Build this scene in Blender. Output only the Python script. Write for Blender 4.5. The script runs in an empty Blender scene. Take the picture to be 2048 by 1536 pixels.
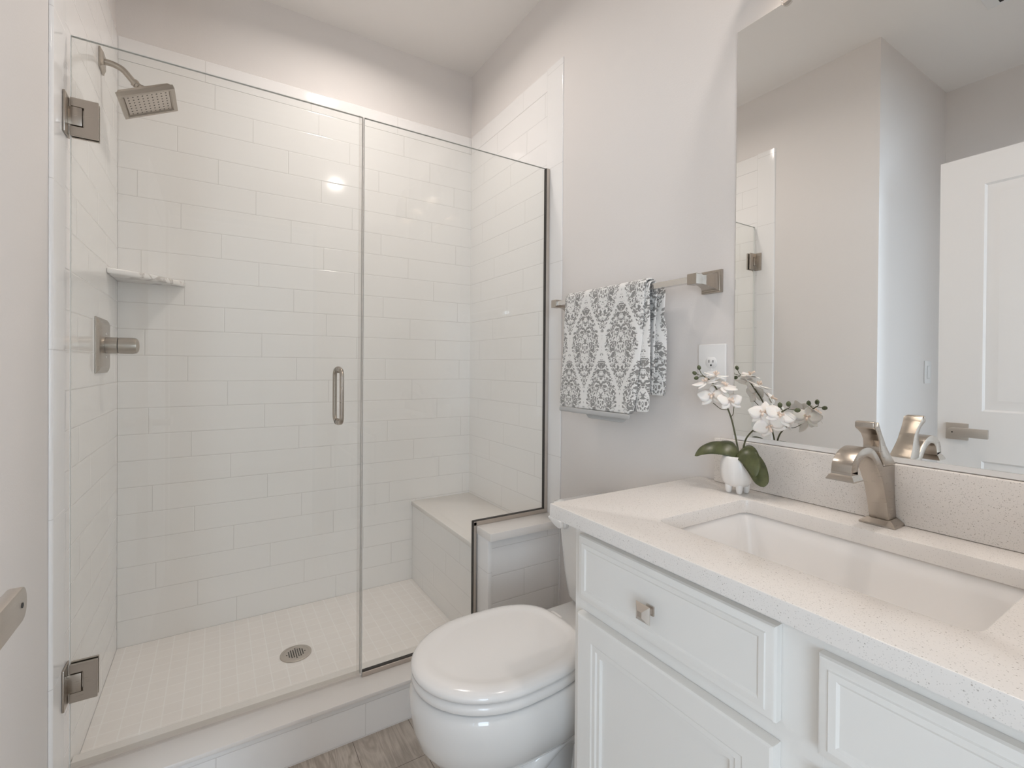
import bpy, bmesh, math, random
from mathutils import Vector, Matrix
from math import sin, cos, pi, radians, sqrt, atan2

random.seed(7)
SC = bpy.context.scene
COL = SC.collection

# ------------------------------------------------------------------ camera
F_PX, CY_PX, YAW, PITCH, ROLL = 945.6, 739.26, 0.557, -0.0063, 0.0073
CAM_Z = 1.172
cam_d = bpy.data.cameras.new('camera')
cam = bpy.data.objects.new('camera', cam_d)
COL.objects.link(cam)
cam_d.sensor_fit = 'HORIZONTAL'
cam_d.sensor_width = 36.0
cam_d.lens = F_PX / 2048 * 36.0
cam_d.shift_y = (CY_PX - 768) / 2048
cam_d.clip_start = 0.02
cam_d.clip_end = 50
_c, _s = cos(YAW), sin(YAW)
_A = Matrix(((_c, -_s, 0), (0, 0, -1), (_s, _c, 0)))
_P = Matrix(((1, 0, 0), (0, cos(PITCH), sin(PITCH)), (0, -sin(PITCH), cos(PITCH))))
_R = Matrix(((cos(ROLL), -sin(ROLL), 0), (sin(ROLL), cos(ROLL), 0), (0, 0, 1)))
_M = _R @ _P @ _A
_m = Matrix((_M[0], -_M[1], -_M[2])).transposed().to_4x4()
_m.translation = (0, 0, CAM_Z)
cam.matrix_world = _m
SC.camera = cam

# ------------------------------------------------------------------ world, exposure, large lights
SC.view_settings.view_transform = 'Standard'
SC.view_settings.look = 'None'
SC.view_settings.gamma = 1.0
SC.view_settings.use_curve_mapping = False
SC.view_settings.exposure = 0.64
SC.cycles.max_bounces = 16
SC.cycles.diffuse_bounces = 10
SC.cycles.glossy_bounces = 8
SC.cycles.transmission_bounces = 10
SC.cycles.transparent_max_bounces = 24
SC.cycles.sample_clamp_indirect = 4.0
SC.cycles.use_denoising = True

w = bpy.data.worlds.new('sky')
SC.world = w
w.use_nodes = True
w.node_tree.nodes['Background'].inputs[0].default_value = (0.72, 0.86, 1.0, 1)
w.node_tree.nodes['Background'].inputs[1].default_value = 1.0


def area_light(name, loc, rot, sx, sy, power, color, shape='RECTANGLE', spread=180):
    d = bpy.data.lights.new(name, 'AREA')
    d.shape = shape
    d.size = sx
    if shape in ('RECTANGLE', 'ELLIPSE'):
        d.size_y = sy
    d.energy = power
    d.spread = radians(spread)
    d.color = color
    o = bpy.data.objects.new(name, d)
    COL.objects.link(o)
    o.location = loc
    o.rotation_euler = rot
    return o


WINDOW_POWER = 60
CAN_POWER = 3.8
CAN_ROOM_POWER = 2.8
GLOBE_STRENGTH = 42.0
DAY = (0.70, 0.85, 1.0)
WARM = (1.0, 0.915, 0.85)
# daylight coming in at the bedroom window
area_light('daylight', (1.95, -3.03, 1.33), (radians(90), 0, 0), 1.5, 1.95, WINDOW_POWER * 1.05, DAY)  # from the added second window, brightens curb and left wall
area_light('daylight', (-1.92, -3.03, 1.33), (radians(90), 0, 0), 2.0, 1.95, WINDOW_POWER, DAY)
# recessed ceiling lamps
area_light('shower_lamp', (0.50, 1.78, 2.738), (0, 0, 0), 0.13, 0.13, CAN_POWER, WARM, 'DISK', 160)
area_light('room_lamp', (0.86, 0.33, 2.735), (0, 0, 0), 0.075, 0.075, CAN_ROOM_POWER, WARM, 'DISK', 165)

# ------------------------------------------------------------------ dimensions
L, R, B = -0.3213, 1.1655, 2.3036        # tile faces left / right, back
G = 1.5883                               # plane of the shower glass
TE = 1.5017                              # outer edge of the tiling
HT, HC = 2.410, 2.7438                   # tile top, ceiling
FZ = 0.0897                              # shower floor
ROW, TLEN, STEP = 0.10137, 0.4005, 0.1375
GT = 1.9896                              # glass top
CURB = 0.137
KX, KZ = 0.8387, 0.5689                  # knee wall end, top
BX, BZ = 0.8434, 0.486                   # bench
CX, CZ, CL = 0.6371, 0.865, 0.857        # counter front, top, left end
YF = -0.12                               # front wall
EY, EX = 0.9893, -1.1775                 # entry return wall, entry side wall

# ------------------------------------------------------------------ materials


def new_mat(name):
    m = bpy.data.materials.new(name)
    m.use_nodes = True
    nt = m.node_tree
    b = nt.nodes['Principled BSDF']
    return m, nt, b


def col(c):
    return (c[0], c[1], c[2], 1)


def mat_plain(name, c, rough=0.5, metal=0.0, coat=0.0, bump=0.0, bscale=60, spec=0.5, sss=0.0):
    m, nt, b = new_mat(name)
    b.inputs['Base Color'].default_value = col(c)
    b.inputs['Roughness'].default_value = rough
    b.inputs['Metallic'].default_value = metal
    b.inputs['Coat Weight'].default_value = coat
    b.inputs['Coat Roughness'].default_value = 0.03
    b.inputs['Specular IOR Level'].default_value = spec
    if sss:
        b.inputs['Subsurface Weight'].default_value = sss
        b.inputs['Subsurface Radius'].default_value = (0.01, 0.008, 0.006)
    if bump:
        tc = nt.nodes.new('ShaderNodeTexCoord')
        n = nt.nodes.new('ShaderNodeTexNoise')
        n.inputs['Scale'].default_value = bscale
        n.inputs['Detail'].default_value = 4
        bp = nt.nodes.new('ShaderNodeBump')
        bp.inputs['Strength'].default_value = bump
        bp.inputs['Distance'].default_value = 0.002
        nt.links.new(tc.outputs['Object'], n.inputs['Vector'])
        nt.links.new(n.outputs['Fac'], bp.inputs['Height'])
        nt.links.new(bp.outputs['Normal'], b.inputs['Normal'])
    return m


class NG:
    """small helper that writes math node graphs"""

    def __init__(self, nt):
        self.nt = nt

    def val(self, node, i, v):
        if isinstance(v, (int, float)):
            node.inputs[i].default_value = v
        else:
            self.nt.links.new(v, node.inputs[i])

    def m(self, op, a, b=None, c=None):
        n = self.nt.nodes.new('ShaderNodeMath')
        n.operation = op
        self.val(n, 0, a)
        if b is not None:
            self.val(n, 1, b)
        if c is not None:
            self.val(n, 2, c)
        return n.outputs[0]

    def sep(self, v):
        n = self.nt.nodes.new('ShaderNodeSeparateXYZ')
        self.nt.links.new(v, n.inputs[0])
        return n.outputs

    def comb(self, x, y, z):
        n = self.nt.nodes.new('ShaderNodeCombineXYZ')
        for i, v in enumerate((x, y, z)):
            self.val(n, i, v)
        return n.outputs[0]

    def noise(self, vec, scale, detail=2.0, rough=0.5, dist=0.0):
        n = self.nt.nodes.new('ShaderNodeTexNoise')
        self.nt.links.new(vec, n.inputs['Vector'])
        n.inputs['Scale'].default_value = scale
        n.inputs['Detail'].default_value = detail
        n.inputs['Roughness'].default_value = rough
        n.inputs['Distortion'].default_value = dist
        return n.outputs['Fac']

    def mix(self, fac, a, b):
        n = self.nt.nodes.new('ShaderNodeMix')
        n.data_type = 'RGBA'
        self.val(n, 0, fac)
        for i, v in ((6, a), (7, b)):
            if isinstance(v, tuple):
                n.inputs[i].default_value = col(v)
            else:
                self.nt.links.new(v, n.inputs[i])
        return n.outputs[2]

    def smooth(self, v, lo, hi):
        n = self.nt.nodes.new('ShaderNodeMapRange')
        n.interpolation_type = 'SMOOTHSTEP'
        self.val(n, 0, v)
        n.inputs[1].default_value = lo
        n.inputs[2].default_value = hi
        return n.outputs[0]

    def coords(self, kind='Object'):
        return self.nt.nodes.new('ShaderNodeTexCoord').outputs[kind]


TILE_WHITE = (0.87, 0.858, 0.845)
GROUT = (0.64, 0.625, 0.605)


def mat_tile(name, axis, u0, z0, row=ROW, length=TLEN, step=STEP, grout_w=0.0009, sign=1.0):
    """glazed wall tile in a running bond stepped by a third; axis = the horizontal one"""
    m, nt, b = new_mat(name)
    g = NG(nt)
    x, y, z = g.sep(g.coords())
    u = x if axis == 'X' else y
    r = g.m('DIVIDE', g.m('SUBTRACT', z, z0), row)
    k = g.m('FLOOR', r)
    fr = g.m('SUBTRACT', r, k)
    uu = g.m('DIVIDE', g.m('ADD', g.m('SUBTRACT', u, u0), g.m('MULTIPLY', k, step * sign)), length)
    fu = g.m('FRACT', uu)
    dz = g.m('MULTIPLY', g.m('MINIMUM', fr, g.m('SUBTRACT', 1.0, fr)), row)
    du = g.m('MULTIPLY', g.m('MINIMUM', fu, g.m('SUBTRACT', 1.0, fu)), length)
    d = g.m('MINIMUM', dz, du)
    gm = g.smooth(d, grout_w * 0.55, grout_w * 1.3)
    nt.links.new(g.mix(gm, GROUT, TILE_WHITE), b.inputs['Base Color'])
    nt.links.new(g.m('MULTIPLY_ADD', gm, -0.5, 0.6), b.inputs['Roughness'])
    h = g.smooth(d, 0.0, 0.0035)
    wav = g.noise(g.coords(), 14.0, 2.0)
    hh = g.m('MULTIPLY_ADD', wav, 0.35, h)
    bp = nt.nodes.new('ShaderNodeBump')
    bp.inputs['Strength'].default_value = 0.35
    bp.inputs['Distance'].default_value = 0.0012
    nt.links.new(hh, bp.inputs['Height'])
    nt.links.new(bp.outputs['Normal'], b.inputs['Normal'])
    b.inputs['Specular IOR Level'].default_value = 0.5
    return m


def mat_strip(name, axis, pitch, off):
    """bullnose pieces laid end to end along one axis"""
    m, nt, b = new_mat(name)
    g = NG(nt)
    s = g.sep(g.coords())
    u = s['XYZ'.index(axis)]
    fu = g.m('FRACT', g.m('DIVIDE', g.m('SUBTRACT', u, off), pitch))
    du = g.m('MULTIPLY', g.m('MINIMUM', fu, g.m('SUBTRACT', 1.0, fu)), pitch)
    gm = g.smooth(du, 0.0005, 0.0013)
    nt.links.new(g.mix(gm, GROUT, TILE_WHITE), b.inputs['Base Color'])
    nt.links.new(g.m('MULTIPLY_ADD', gm, -0.5, 0.6), b.inputs['Roughness'])
    return m


def mat_mosaic(name, pitch=0.0508):
    m, nt, b = new_mat(name)
    g = NG(nt)
    x, y, z = g.sep(g.coords())
    ds = []
    for c, o in ((x, 0.0108), (y, 2.3036)):
        fu = g.m('FRACT', g.m('DIVIDE', g.m('SUBTRACT', c, o), pitch))
        ds.append(g.m('MULTIPLY', g.m('MINIMUM', fu, g.m('SUBTRACT', 1.0, fu)), pitch))
    d = g.m('MINIMUM', ds[0], ds[1])
    gm = g.smooth(d, 0.0010, 0.0024)
    cell = g.comb(g.m('FLOOR', g.m('DIVIDE', g.m('SUBTRACT', x, 0.0108), pitch)),
                  g.m('FLOOR', g.m('DIVIDE', g.m('SUBTRACT', y, 2.3036), pitch)), 0.0)
    wn = nt.nodes.new('ShaderNodeTexWhiteNoise')
    nt.links.new(cell, wn.inputs['Vector'])
    base = g.mix(wn.outputs['Value'], (0.86, 0.825, 0.80), (0.88, 0.845, 0.82))
    nt.links.new(g.mix(gm, (0.93, 0.91, 0.89), base), b.inputs['Base Color'])
    b.inputs['Roughness'].default_value = 0.45
    bp = nt.nodes.new('ShaderNodeBump')
    bp.inputs['Strength'].default_value = 0.3
    bp.inputs['Distance'].default_value = 0.001
    nt.links.new(gm, bp.inputs['Height'])
    nt.links.new(bp.outputs['Normal'], b.inputs['Normal'])
    return m


def mat_quartz(name):
    m, nt, b = new_mat(name)
    g = NG(nt)
    v = g.coords()
    c = (0.79, 0.755, 0.72)
    out = None
    for scale, r, thr, dark in ((190, 0.17, 0.62, (0.42, 0.385, 0.35)), (300, 0.20, 0.60, (0.50, 0.47, 0.43)),
                                (430, 0.26, 0.50, (0.62, 0.59, 0.56))):
        vo = nt.nodes.new('ShaderNodeTexVoronoi')
        vo.inputs['Scale'].default_value = scale
        nt.links.new(v, vo.inputs['Vector'])
        near = g.m('LESS_THAN', vo.outputs['Distance'], r)
        pick = g.m('GREATER_THAN', g.sep(vo.outputs['Color'])[0], thr)
        f = g.m('MULTIPLY', near, pick)
        out = g.mix(f, out if out is not None else c, dark)
    cl = g.noise(v, 30, 3)
    out = g.mix(g.m('MULTIPLY', cl, 0.18), out, (0.78, 0.76, 0.74))
    nt.links.new(out, b.inputs['Base Color'])
    b.inputs['Roughness'].default_value = 0.22
    return m


def mat_wood(name):
    m, nt, b = new_mat(name)
    g = NG(nt)
    x, y, z = g.sep(g.coords())
    pw, pl = 0.18, 1.2
    k = g.m('FLOOR', g.m('DIVIDE', x, pw))
    wn = nt.nodes.new('ShaderNodeTexWhiteNoise')
    wn.noise_dimensions = '1D'
    nt.links.new(k, wn.inputs['W'])
    yo = g.m('MULTIPLY_ADD', wn.outputs['Value'], 1.2, y)
    fx = g.m('FRACT', g.m('DIVIDE', x, pw))
    fy = g.m('FRACT', g.m('DIVIDE', yo, pl))
    d = g.m('MINIMUM', g.m('MULTIPLY', g.m('MINIMUM', fx, g.m('SUBTRACT', 1.0, fx)), pw),
            g.m('MULTIPLY', g.m('MINIMUM', fy, g.m('SUBTRACT', 1.0, fy)), pl))
    gap = g.smooth(d, 0.0003, 0.0012)
    vec = g.comb(g.m('MULTIPLY_ADD', wn.outputs['Value'], 7.0, g.m('MULTIPLY', x, 9.0)), g.m('MULTIPLY', yo, 1.3), k)
    big = g.noise(vec, 1.6, 3, 0.6, 1.4)
    rings = g.m('FRACT', g.m('MULTIPLY', big, 7.0))
    rings = g.m('MINIMUM', rings, g.m('SUBTRACT', 1.0, rings))
    fvec = g.comb(g.m('MULTIPLY', x, 60.0), g.m('MULTIPLY', yo, 3.0), k)
    fine = g.noise(fvec, 3.0, 5, 0.65)
    t = g.m('ADD', g.m('MULTIPLY', rings, 0.7), g.m('MULTIPLY', fine, 0.75))
    t = g.smooth(t, 0.30, 0.80)
    cc = g.mix(t, (0.36, 0.31, 0.262), (0.57, 0.515, 0.455))
    cc = g.mix(g.m('MULTIPLY', wn.outputs['Value'], 0.35), cc, (0.46, 0.41, 0.36))
    cc = g.mix(gap, (0.10, 0.08, 0.065), cc)
    nt.links.new(cc, b.inputs['Base Color'])
    b.inputs['Roughness'].default_value = 0.5
    return m


def mat_glass(name, tint=(0.978, 0.983, 0.976)):
    m = bpy.data.materials.new(name)
    m.use_nodes = True
    nt = m.node_tree
    nt.nodes.remove(nt.nodes['Principled BSDF'])
    out = nt.nodes['Material Output']
    g = NG(nt)
    tr = nt.nodes.new('ShaderNodeBsdfTransparent')
    tr.inputs[0].default_value = col(tint)
    gl = nt.nodes.new('ShaderNodeBsdfGlossy')
    gl.inputs['Roughness'].default_value = 0.0
    lw = nt.nodes.new('ShaderNodeLayerWeight')
    lw.inputs[0].default_value = 0.5
    f = g.m('MULTIPLY_ADD', g.m('POWER', lw.outputs['Facing'], 5.0), 0.90, 0.026)
    mx = nt.nodes.new('ShaderNodeMixShader')
    nt.links.new(f, mx.inputs[0])
    nt.links.new(tr.outputs[0], mx.inputs[1])
    nt.links.new(gl.outputs[0], mx.inputs[2])
    nt.links.new(mx.outputs[0], out.inputs[0])
    return m


def mat_emit(name, c, s):
    m, nt, b = new_mat(name)
    b.inputs['Base Color'].default_value = (0.9, 0.9, 0.9, 1)
    b.inputs['Emission Color'].default_value = col(c)
    b.inputs['Emission Strength'].default_value = s
    return m


def mat_towel(name):
    """white terry with a grey ogee damask; UV in metres, u across, v along the drop"""
    m, nt, b = new_mat(name)
    g = NG(nt)
    u, v, _ = g.sep(g.coords('UV'))
    W, H = 0.165, 0.36
    up = g.m('PINGPONG', g.m('ADD', u, 0.012), W / 2)
    ph = g.m('MULTIPLY', g.m('ADD', v, 0.14), 2 * pi / H)
    edge = g.m('MULTIPLY_ADD', g.m('COSINE', ph), W / 4 * 0.86, W / 4)
    dist = g.m('ABSOLUTE', g.m('SUBTRACT', up, edge))
    band = g.smooth(dist, 0.0055, 0.0072)           # 0 on the white ogee band
    inA = g.m('LESS_THAN', up, edge)
    p = g.m('ADD', g.m('MULTIPLY', inA, up), g.m('MULTIPLY', g.m('SUBTRACT', 1.0, inA), g.m('SUBTRACT', W / 2, up)))
    vv = g.m('ADD', g.m('ADD', v, 0.14), g.m('MULTIPLY', g.m('SUBTRACT', 1.0, inA), H / 2))
    q = g.m('SUBTRACT', g.m('FRACT', g.m('ADD', g.m('DIVIDE', vv, H), 0.5)), 0.5)
    q = g.m('MULTIPLY', q, H)
    vec = g.comb(p, q, 0.37)
    n1 = g.noise(vec, 60, 2.2, 0.5, 0.9)
    n2 = g.noise(vec, 110, 1.0, 0.5, 0.4)
    orn = g.m('SUBTRACT', 1.0, g.smooth(g.m('ABSOLUTE', g.m('SUBTRACT', n1, 0.5)), 0.030, 0.055))
    orn2 = g.smooth(n2, 0.585, 0.62)
    # nested medallion outlines and a centre rosette
    rr = g.m('SQRT', g.m('ADD', g.m('POWER', g.m('MULTIPLY', p, 1.55), 2.0), g.m('POWER', g.m('MULTIPLY', g.m('ADD', q, 0.015), 0.72), 2.0)))
    ring = g.m('SUBTRACT', 1.0, g.smooth(g.m('ABSOLUTE', g.m('SUBTRACT', rr, 0.032)), 0.0016, 0.0034))
    ring2 = g.m('SUBTRACT', 1.0, g.smooth(g.m('ABSOLUTE', g.m('SUBTRACT', rr, 0.0085)), 0.0014, 0.003))
    core = g.m('SUBTRACT', 1.0, g.smooth(dist, 0.011, 0.013))
    lace = g.m('MULTIPLY', core, g.smooth(g.m('SINE', g.m('MULTIPLY', v, 2 * pi / 0.0125)), 0.2, 0.5))
    white = g.m('MAXIMUM', g.m('MAXIMUM', orn, orn2), g.m('MAXIMUM', g.m('MAXIMUM', ring, ring2), lace))
    white = g.m('MAXIMUM', white, g.m('SUBTRACT', 1.0, band))
    fz = g.noise(g.coords('UV'), 900, 2)
    white = g.m('MULTIPLY', white, g.m('MULTIPLY_ADD', fz, 0.35, 0.82))
    cc = g.mix(white, (0.30, 0.292, 0.28), (0.88, 0.87, 0.85))
    nt.links.new(cc, b.inputs['Base Color'])
    b.inputs['Roughness'].default_value = 0.95
    b.inputs['Sheen Weight'].default_value = 0.3
    b.inputs['Specular IOR Level'].default_value = 0.1
    hgt = g.m('ADD', g.m('MULTIPLY', white, 1.0), g.m('MULTIPLY', fz, 0.9))
    bp = nt.nodes.new('ShaderNodeBump')
    bp.inputs['Strength'].default_value = 0.6
    bp.inputs['Distance'].default_value = 0.002
    nt.links.new(hgt, bp.inputs['Height'])
    nt.links.new(bp.outputs['Normal'], b.inputs['Normal'])
    return m


def mat_leaf(name):
    m, nt, b = new_mat(name)
    g = NG(nt)
    v = g.coords()
    n = g.noise(v, 40, 3)
    nt.links.new(g.mix(g.smooth(n, 0.3, 0.7), (0.060, 0.070, 0.026), (0.115, 0.125, 0.050)), b.inputs['Base Color'])
    b.inputs['Roughness'].default_value = 0.32
    return m


def mat_marble(name):
    m, nt, b = new_mat(name)
    g = NG(nt)
    n = g.noise(g.coords(), 9, 4, 0.55, 1.2)
    vein = g.m('SUBTRACT', 1.0, g.smooth(g.m('ABSOLUTE', g.m('SUBTRACT', n, 0.56)), 0.0, 0.07))
    nt.links.new(g.mix(g.m('MULTIPLY', vein, 0.75), (0.84, 0.82, 0.80), (0.48, 0.44, 0.41)), b.inputs['Base Color'])
    b.inputs['Roughness'].default_value = 0.2
    return m


def mat_brushed(name, c, rough=0.3):
    m, nt, b = new_mat(name)
    g = NG(nt)
    x, y, z = g.sep(g.coords())
    n = g.noise(g.comb(g.m('MULTIPLY', x, 40.0), g.m('MULTIPLY', y, 40.0), g.m('MULTIPLY', z, 900.0)), 1.0, 3)
    b.inputs['Base Color'].default_value = col(c)
    b.inputs['Metallic'].default_value = 1.0
    nt.links.new(g.m('MULTIPLY_ADD', n, 0.14, rough - 0.07), b.inputs['Roughness'])
    return m


M = {}
M['paint'] = mat_plain('wall_paint', (0.765, 0.733, 0.710), 0.62, bump=0.12, bscale=220, spec=0.3)
M['ceil'] = mat_plain('ceiling_paint', (0.845, 0.82, 0.795), 0.75, bump=0.10, bscale=180, spec=0.2)
M['tile_back'] = mat_tile('tile_back', 'X', 0.0715, FZ + 21 * ROW - 21 * ROW)
M['tile_side'] = mat_tile('tile_side', 'Y', 1.7055, FZ)
M['tile_left'] = mat_tile('tile_left', 'Y', 1.62, FZ)
M['tile_knee'] = mat_tile('tile_knee', 'X', 1.288, 0.504 - 4 * 0.1025, 0.1025, TLEN, 0.145)
M['tile_curb'] = mat_tile('tile_curb', 'X', 0.40, 0.106 - 0.1025, 0.1025, TLEN, 0.16)
M['strip_z'] = mat_strip('bullnose_upright', 'Z', 0.3935, 1.204 - 0.3935 * 4)
M['strip_x'] = mat_strip('bullnose_level', 'X', 0.4005, -0.0451)
M['strip_y'] = mat_strip('bullnose_side', 'Y', 0.4005, 1.79)
M['mosaic'] = mat_mosaic('shower_mosaic')
M['slab'] = mat_plain('cast_stone', (0.80, 0.77, 0.74), 0.25)
M['quartz'] = mat_quartz('speckled_quartz')
M['china'] = mat_plain('glazed_china', (0.80, 0.795, 0.785), 0.08, coat=0.6)
M['basin'] = mat_plain('glazed_basin', (0.86, 0.84, 0.82), 0.10, coat=0.5)
M['seat'] = mat_plain('seat_plastic', (0.83, 0.82, 0.81), 0.16, coat=0.3)
M['nickel'] = mat_brushed('brushed_nickel', (0.47, 0.425, 0.375), 0.30)
M['nickel_s'] = mat_brushed('satin_nickel', (0.60, 0.55, 0.50), 0.40)
M['steel'] = mat_plain('polished_steel', (0.74, 0.72, 0.70), 0.12, metal=1.0)
M['dark'] = mat_plain('dark_gasket', (0.035, 0.030, 0.026), 0.6)
M['slot'] = mat_plain('dark_slot', (0.02, 0.02, 0.02), 0.7)
M['glass'] = mat_glass('shower_glass')
M['seal'] = mat_glass('clear_seal', (0.94, 0.935, 0.93))
M['glassedge'] = mat_plain('glass_edge', (0.62, 0.63, 0.61), 0.3)
M['cab'] = mat_plain('cabinet_paint', (0.81, 0.795, 0.765), 0.34)
M['trimw'] = mat_plain('trim_paint', (0.79, 0.77, 0.74), 0.38)
M['doorw'] = mat_plain('door_paint', (0.79, 0.765, 0.745), 0.42)
M['plate'] = mat_plain('plate_plastic', (0.83, 0.83, 0.825), 0.28)
M['glassside'] = mat_plain('glass_side', (0.80, 0.81, 0.79), 0.3)
M['mirror'] = mat_plain('mirror_silver', (0.93, 0.935, 0.925), 0.0, metal=1.0)
M['wood'] = mat_wood('plank_floor')
M['towel'] = mat_towel('damask_terry')
M['hem'] = mat_plain('hem_cloth', (0.50, 0.50, 0.495), 0.9, bump=0.3, bscale=900, spec=0.1)
M['leaf'] = mat_leaf('orchid_leaf')
M['stem'] = mat_plain('orchid_stem', (0.085, 0.085, 0.040), 0.5)
M['bud'] = mat_plain('orchid_bud', (0.085, 0.10, 0.045), 0.5)
M['petal'] = mat_plain('orchid_petal', (0.86, 0.835, 0.80), 0.55, sss=0.25)
M['lip'] = mat_plain('orchid_lip', (0.80, 0.66, 0.56), 0.5)
M['pot'] = mat_plain('pot_china', (0.82, 0.80, 0.775), 0.30, coat=0.3)
M['soil'] = mat_plain('dark_soil', (0.03, 0.026, 0.02), 0.9)
M['marble'] = mat_marble('veined_marble')
M['globe'] = mat_emit('lit_globe', (1.0, 0.94, 0.89), GLOBE_STRENGTH)
M['lens'] = mat_emit('lit_lens', (1.0, 0.86, 0.72), 3.0)
M['clip'] = mat_glass('clear_plastic', (0.88, 0.87, 0.86))

# ------------------------------------------------------------------ mesh helpers


def bm_new():
    return bmesh.new()


def merge(dst, src):
    me = bpy.data.meshes.new('tmp')
    src.to_mesh(me)
    src.free()
    dst.from_mesh(me)
    bpy.data.meshes.remove(me)


def box(bm, x0, x1, y0, y1, z0, z1, bev=0.0, seg=2):
    b = bmesh.new()
    vs = [b.verts.new((x, y, z)) for x in (x0, x1) for y in (y0, y1) for z in (z0, z1)]
    for f in ((0, 1, 3, 2), (4, 6, 7, 5), (0, 4, 5, 1), (2, 3, 7, 6), (0, 2, 6, 4), (1, 5, 7, 3)):
        b.faces.new([vs[i] for i in f])
    if bev:
        bmesh.ops.bevel(b, geom=list(b.edges), offset=bev, segments=seg, profile=0.5, affect='EDGES')
    merge(bm, b)
    return bm


def loft(bm, rings, cap=True, close=True):
    """rings: lists of points with equal counts"""
    rv = [[bm.verts.new(p) for p in r] for r in rings]
    n = len(rv[0])
    for a, c in zip(rv, rv[1:]):
        for i in range(n if close else n - 1):
            j = (i + 1) % n
            bm.faces.new((a[i], a[j], c[j], c[i]))
    if cap and close:
        bm.faces.new(list(reversed(rv[0])))
        bm.faces.new(rv[-1])
    return rv


def prism(bm, poly, axis, a, b, bev=0.0, seg=2):
    """extrude a 2D polygon; axis 'X','Y','Z' is the extrusion direction"""
    t = bmesh.new()

    def P(u, v, w):
        return {'X': (w, u, v), 'Y': (u, w, v), 'Z': (u, v, w)}[axis]
    r0 = [t.verts.new(P(u, v, a)) for u, v in poly]
    r1 = [t.verts.new(P(u, v, b)) for u, v in poly]
    n = len(poly)
    t.faces.new(r0)
    t.faces.new(list(reversed(r1)))
    for i in range(n):
        j = (i + 1) % n
        t.faces.new((r0[j], r0[i], r1[i], r1[j]))
    bmesh.ops.recalc_face_normals(t, faces=t.faces)
    if bev:
        bmesh.ops.bevel(t, geom=list(t.edges), offset=bev, segments=seg, profile=0.5, affect='EDGES')
    merge(bm, t)


def frame_axes(d):
    d = d.normalized()
    up = Vector((0, 0, 1)) if abs(d.z) < 0.95 else Vector((1, 0, 0))
    a = d.cross(up).normalized()
    return a, a.cross(d).normalized()


def tube(bm, pts, rad, n=12, cap=True):
    pts = [Vector(p) for p in pts]
    if not isinstance(rad, (list, tuple)):
        rad = [rad] * len(pts)
    rings = []
    a = None
    for i, p in enumerate(pts):
        d = (pts[min(i + 1, len(pts) - 1)] - pts[max(i - 1, 0)]).normalized()
        if a is None:
            a, b2 = frame_axes(d)
        else:
            a = (a - d * a.dot(d)).normalized()
            b2 = a.cross(d).normalized()
        rings.append([p + (a * cos(2 * pi * k / n) + b2 * sin(2 * pi * k / n)) * rad[i] for k in range(n)])
    loft(bm, rings, cap)


def smooth_path(pts, sub=6):
    """Catmull-Rom through the points"""
    P = [Vector(p) for p in pts]
    P = [P[0] * 2 - P[1]] + P + [P[-1] * 2 - P[-2]]
    out = []
    for i in range(1, len(P) - 2):
        for k in range(sub):
            t = k / sub
            out.append(0.5 * ((2 * P[i]) + (P[i + 1] - P[i - 1]) * t + (2 * P[i - 1] - 5 * P[i] + 4 * P[i + 1] - P[i + 2]) * t * t
                              + (3 * P[i] - P[i - 1] - 3 * P[i + 1] + P[i + 2]) * t ** 3))
    out.append(P[-2])
    return out


def lathe(bm, prof, centre, axis='Z', n=32, cap=True):
    """prof: (radius, height along axis)"""
    cx, cy, cz = centre
    rings = []
    for r, h in prof:
        ring = []
        for k in range(n):
            a = 2 * pi * k / n
            u, v = r * cos(a), r * sin(a)
            ring.append({'Z': (cx + u, cy + v, cz + h), 'X': (cx + h, cy + u, cz + v), 'Y': (cx + u, cy + h, cz + v)}[axis])
        rings.append(ring)
    loft(bm, rings, cap)


def rrect(x0, x1, y0, y1, r, n=6):
    pts = []
    for cx, cy, a0 in ((x1 - r, y1 - r, 0), (x0 + r, y1 - r, 90), (x0 + r, y0 + r, 180), (x1 - r, y0 + r, 270)):
        for k in range(n + 1):
            a = radians(a0 + 90 * k / n)
            pts.append((cx + r * cos(a), cy + r * sin(a)))
    return pts


def obj(name, bm, mat, parent=None, smooth=35, label=None, recalc=True):
    me = bpy.data.meshes.new(name)
    if recalc:
        bmesh.ops.recalc_face_normals(bm, faces=bm.faces)
    bm.to_mesh(me)
    bm.free()
    me.materials.append(mat)
    if smooth:
        for p in me.polygons:
            p.use_smooth = True
        me.set_sharp_from_angle(angle=radians(smooth))
    o = bpy.data.objects.new(name, me)
    COL.objects.link(o)
    if parent is not None:
        o.parent = parent
        o.matrix_parent_inverse = inv_world(parent)
    if label:
        o['label'] = label
    return o


def inv_world(p):
    return Matrix.Translation(-p.location) if p.type == 'EMPTY' else Matrix()


def tag(o, label, cat=None, group=None, kind=None):
    o['label'] = label
    if cat:
        o['category'] = cat
    if group:
        o['group'] = group
    if kind:
        o['kind'] = kind
    return o


def thing(name, label, cat, loc, group=None):
    o = bpy.data.objects.new(name, None)
    COL.objects.link(o)
    o.empty_display_size = 0.05
    o.location = loc
    return tag(o, label, cat, group)


def struct(name, bm, mat, label=None, smooth=35):
    o = obj(name, bm, mat, None, smooth)
    o['kind'] = 'structure'
    if label:
        o['label'] = label
    return o


def bx(*a, **k):
    return box(bm_new(), *a, **k)


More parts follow.
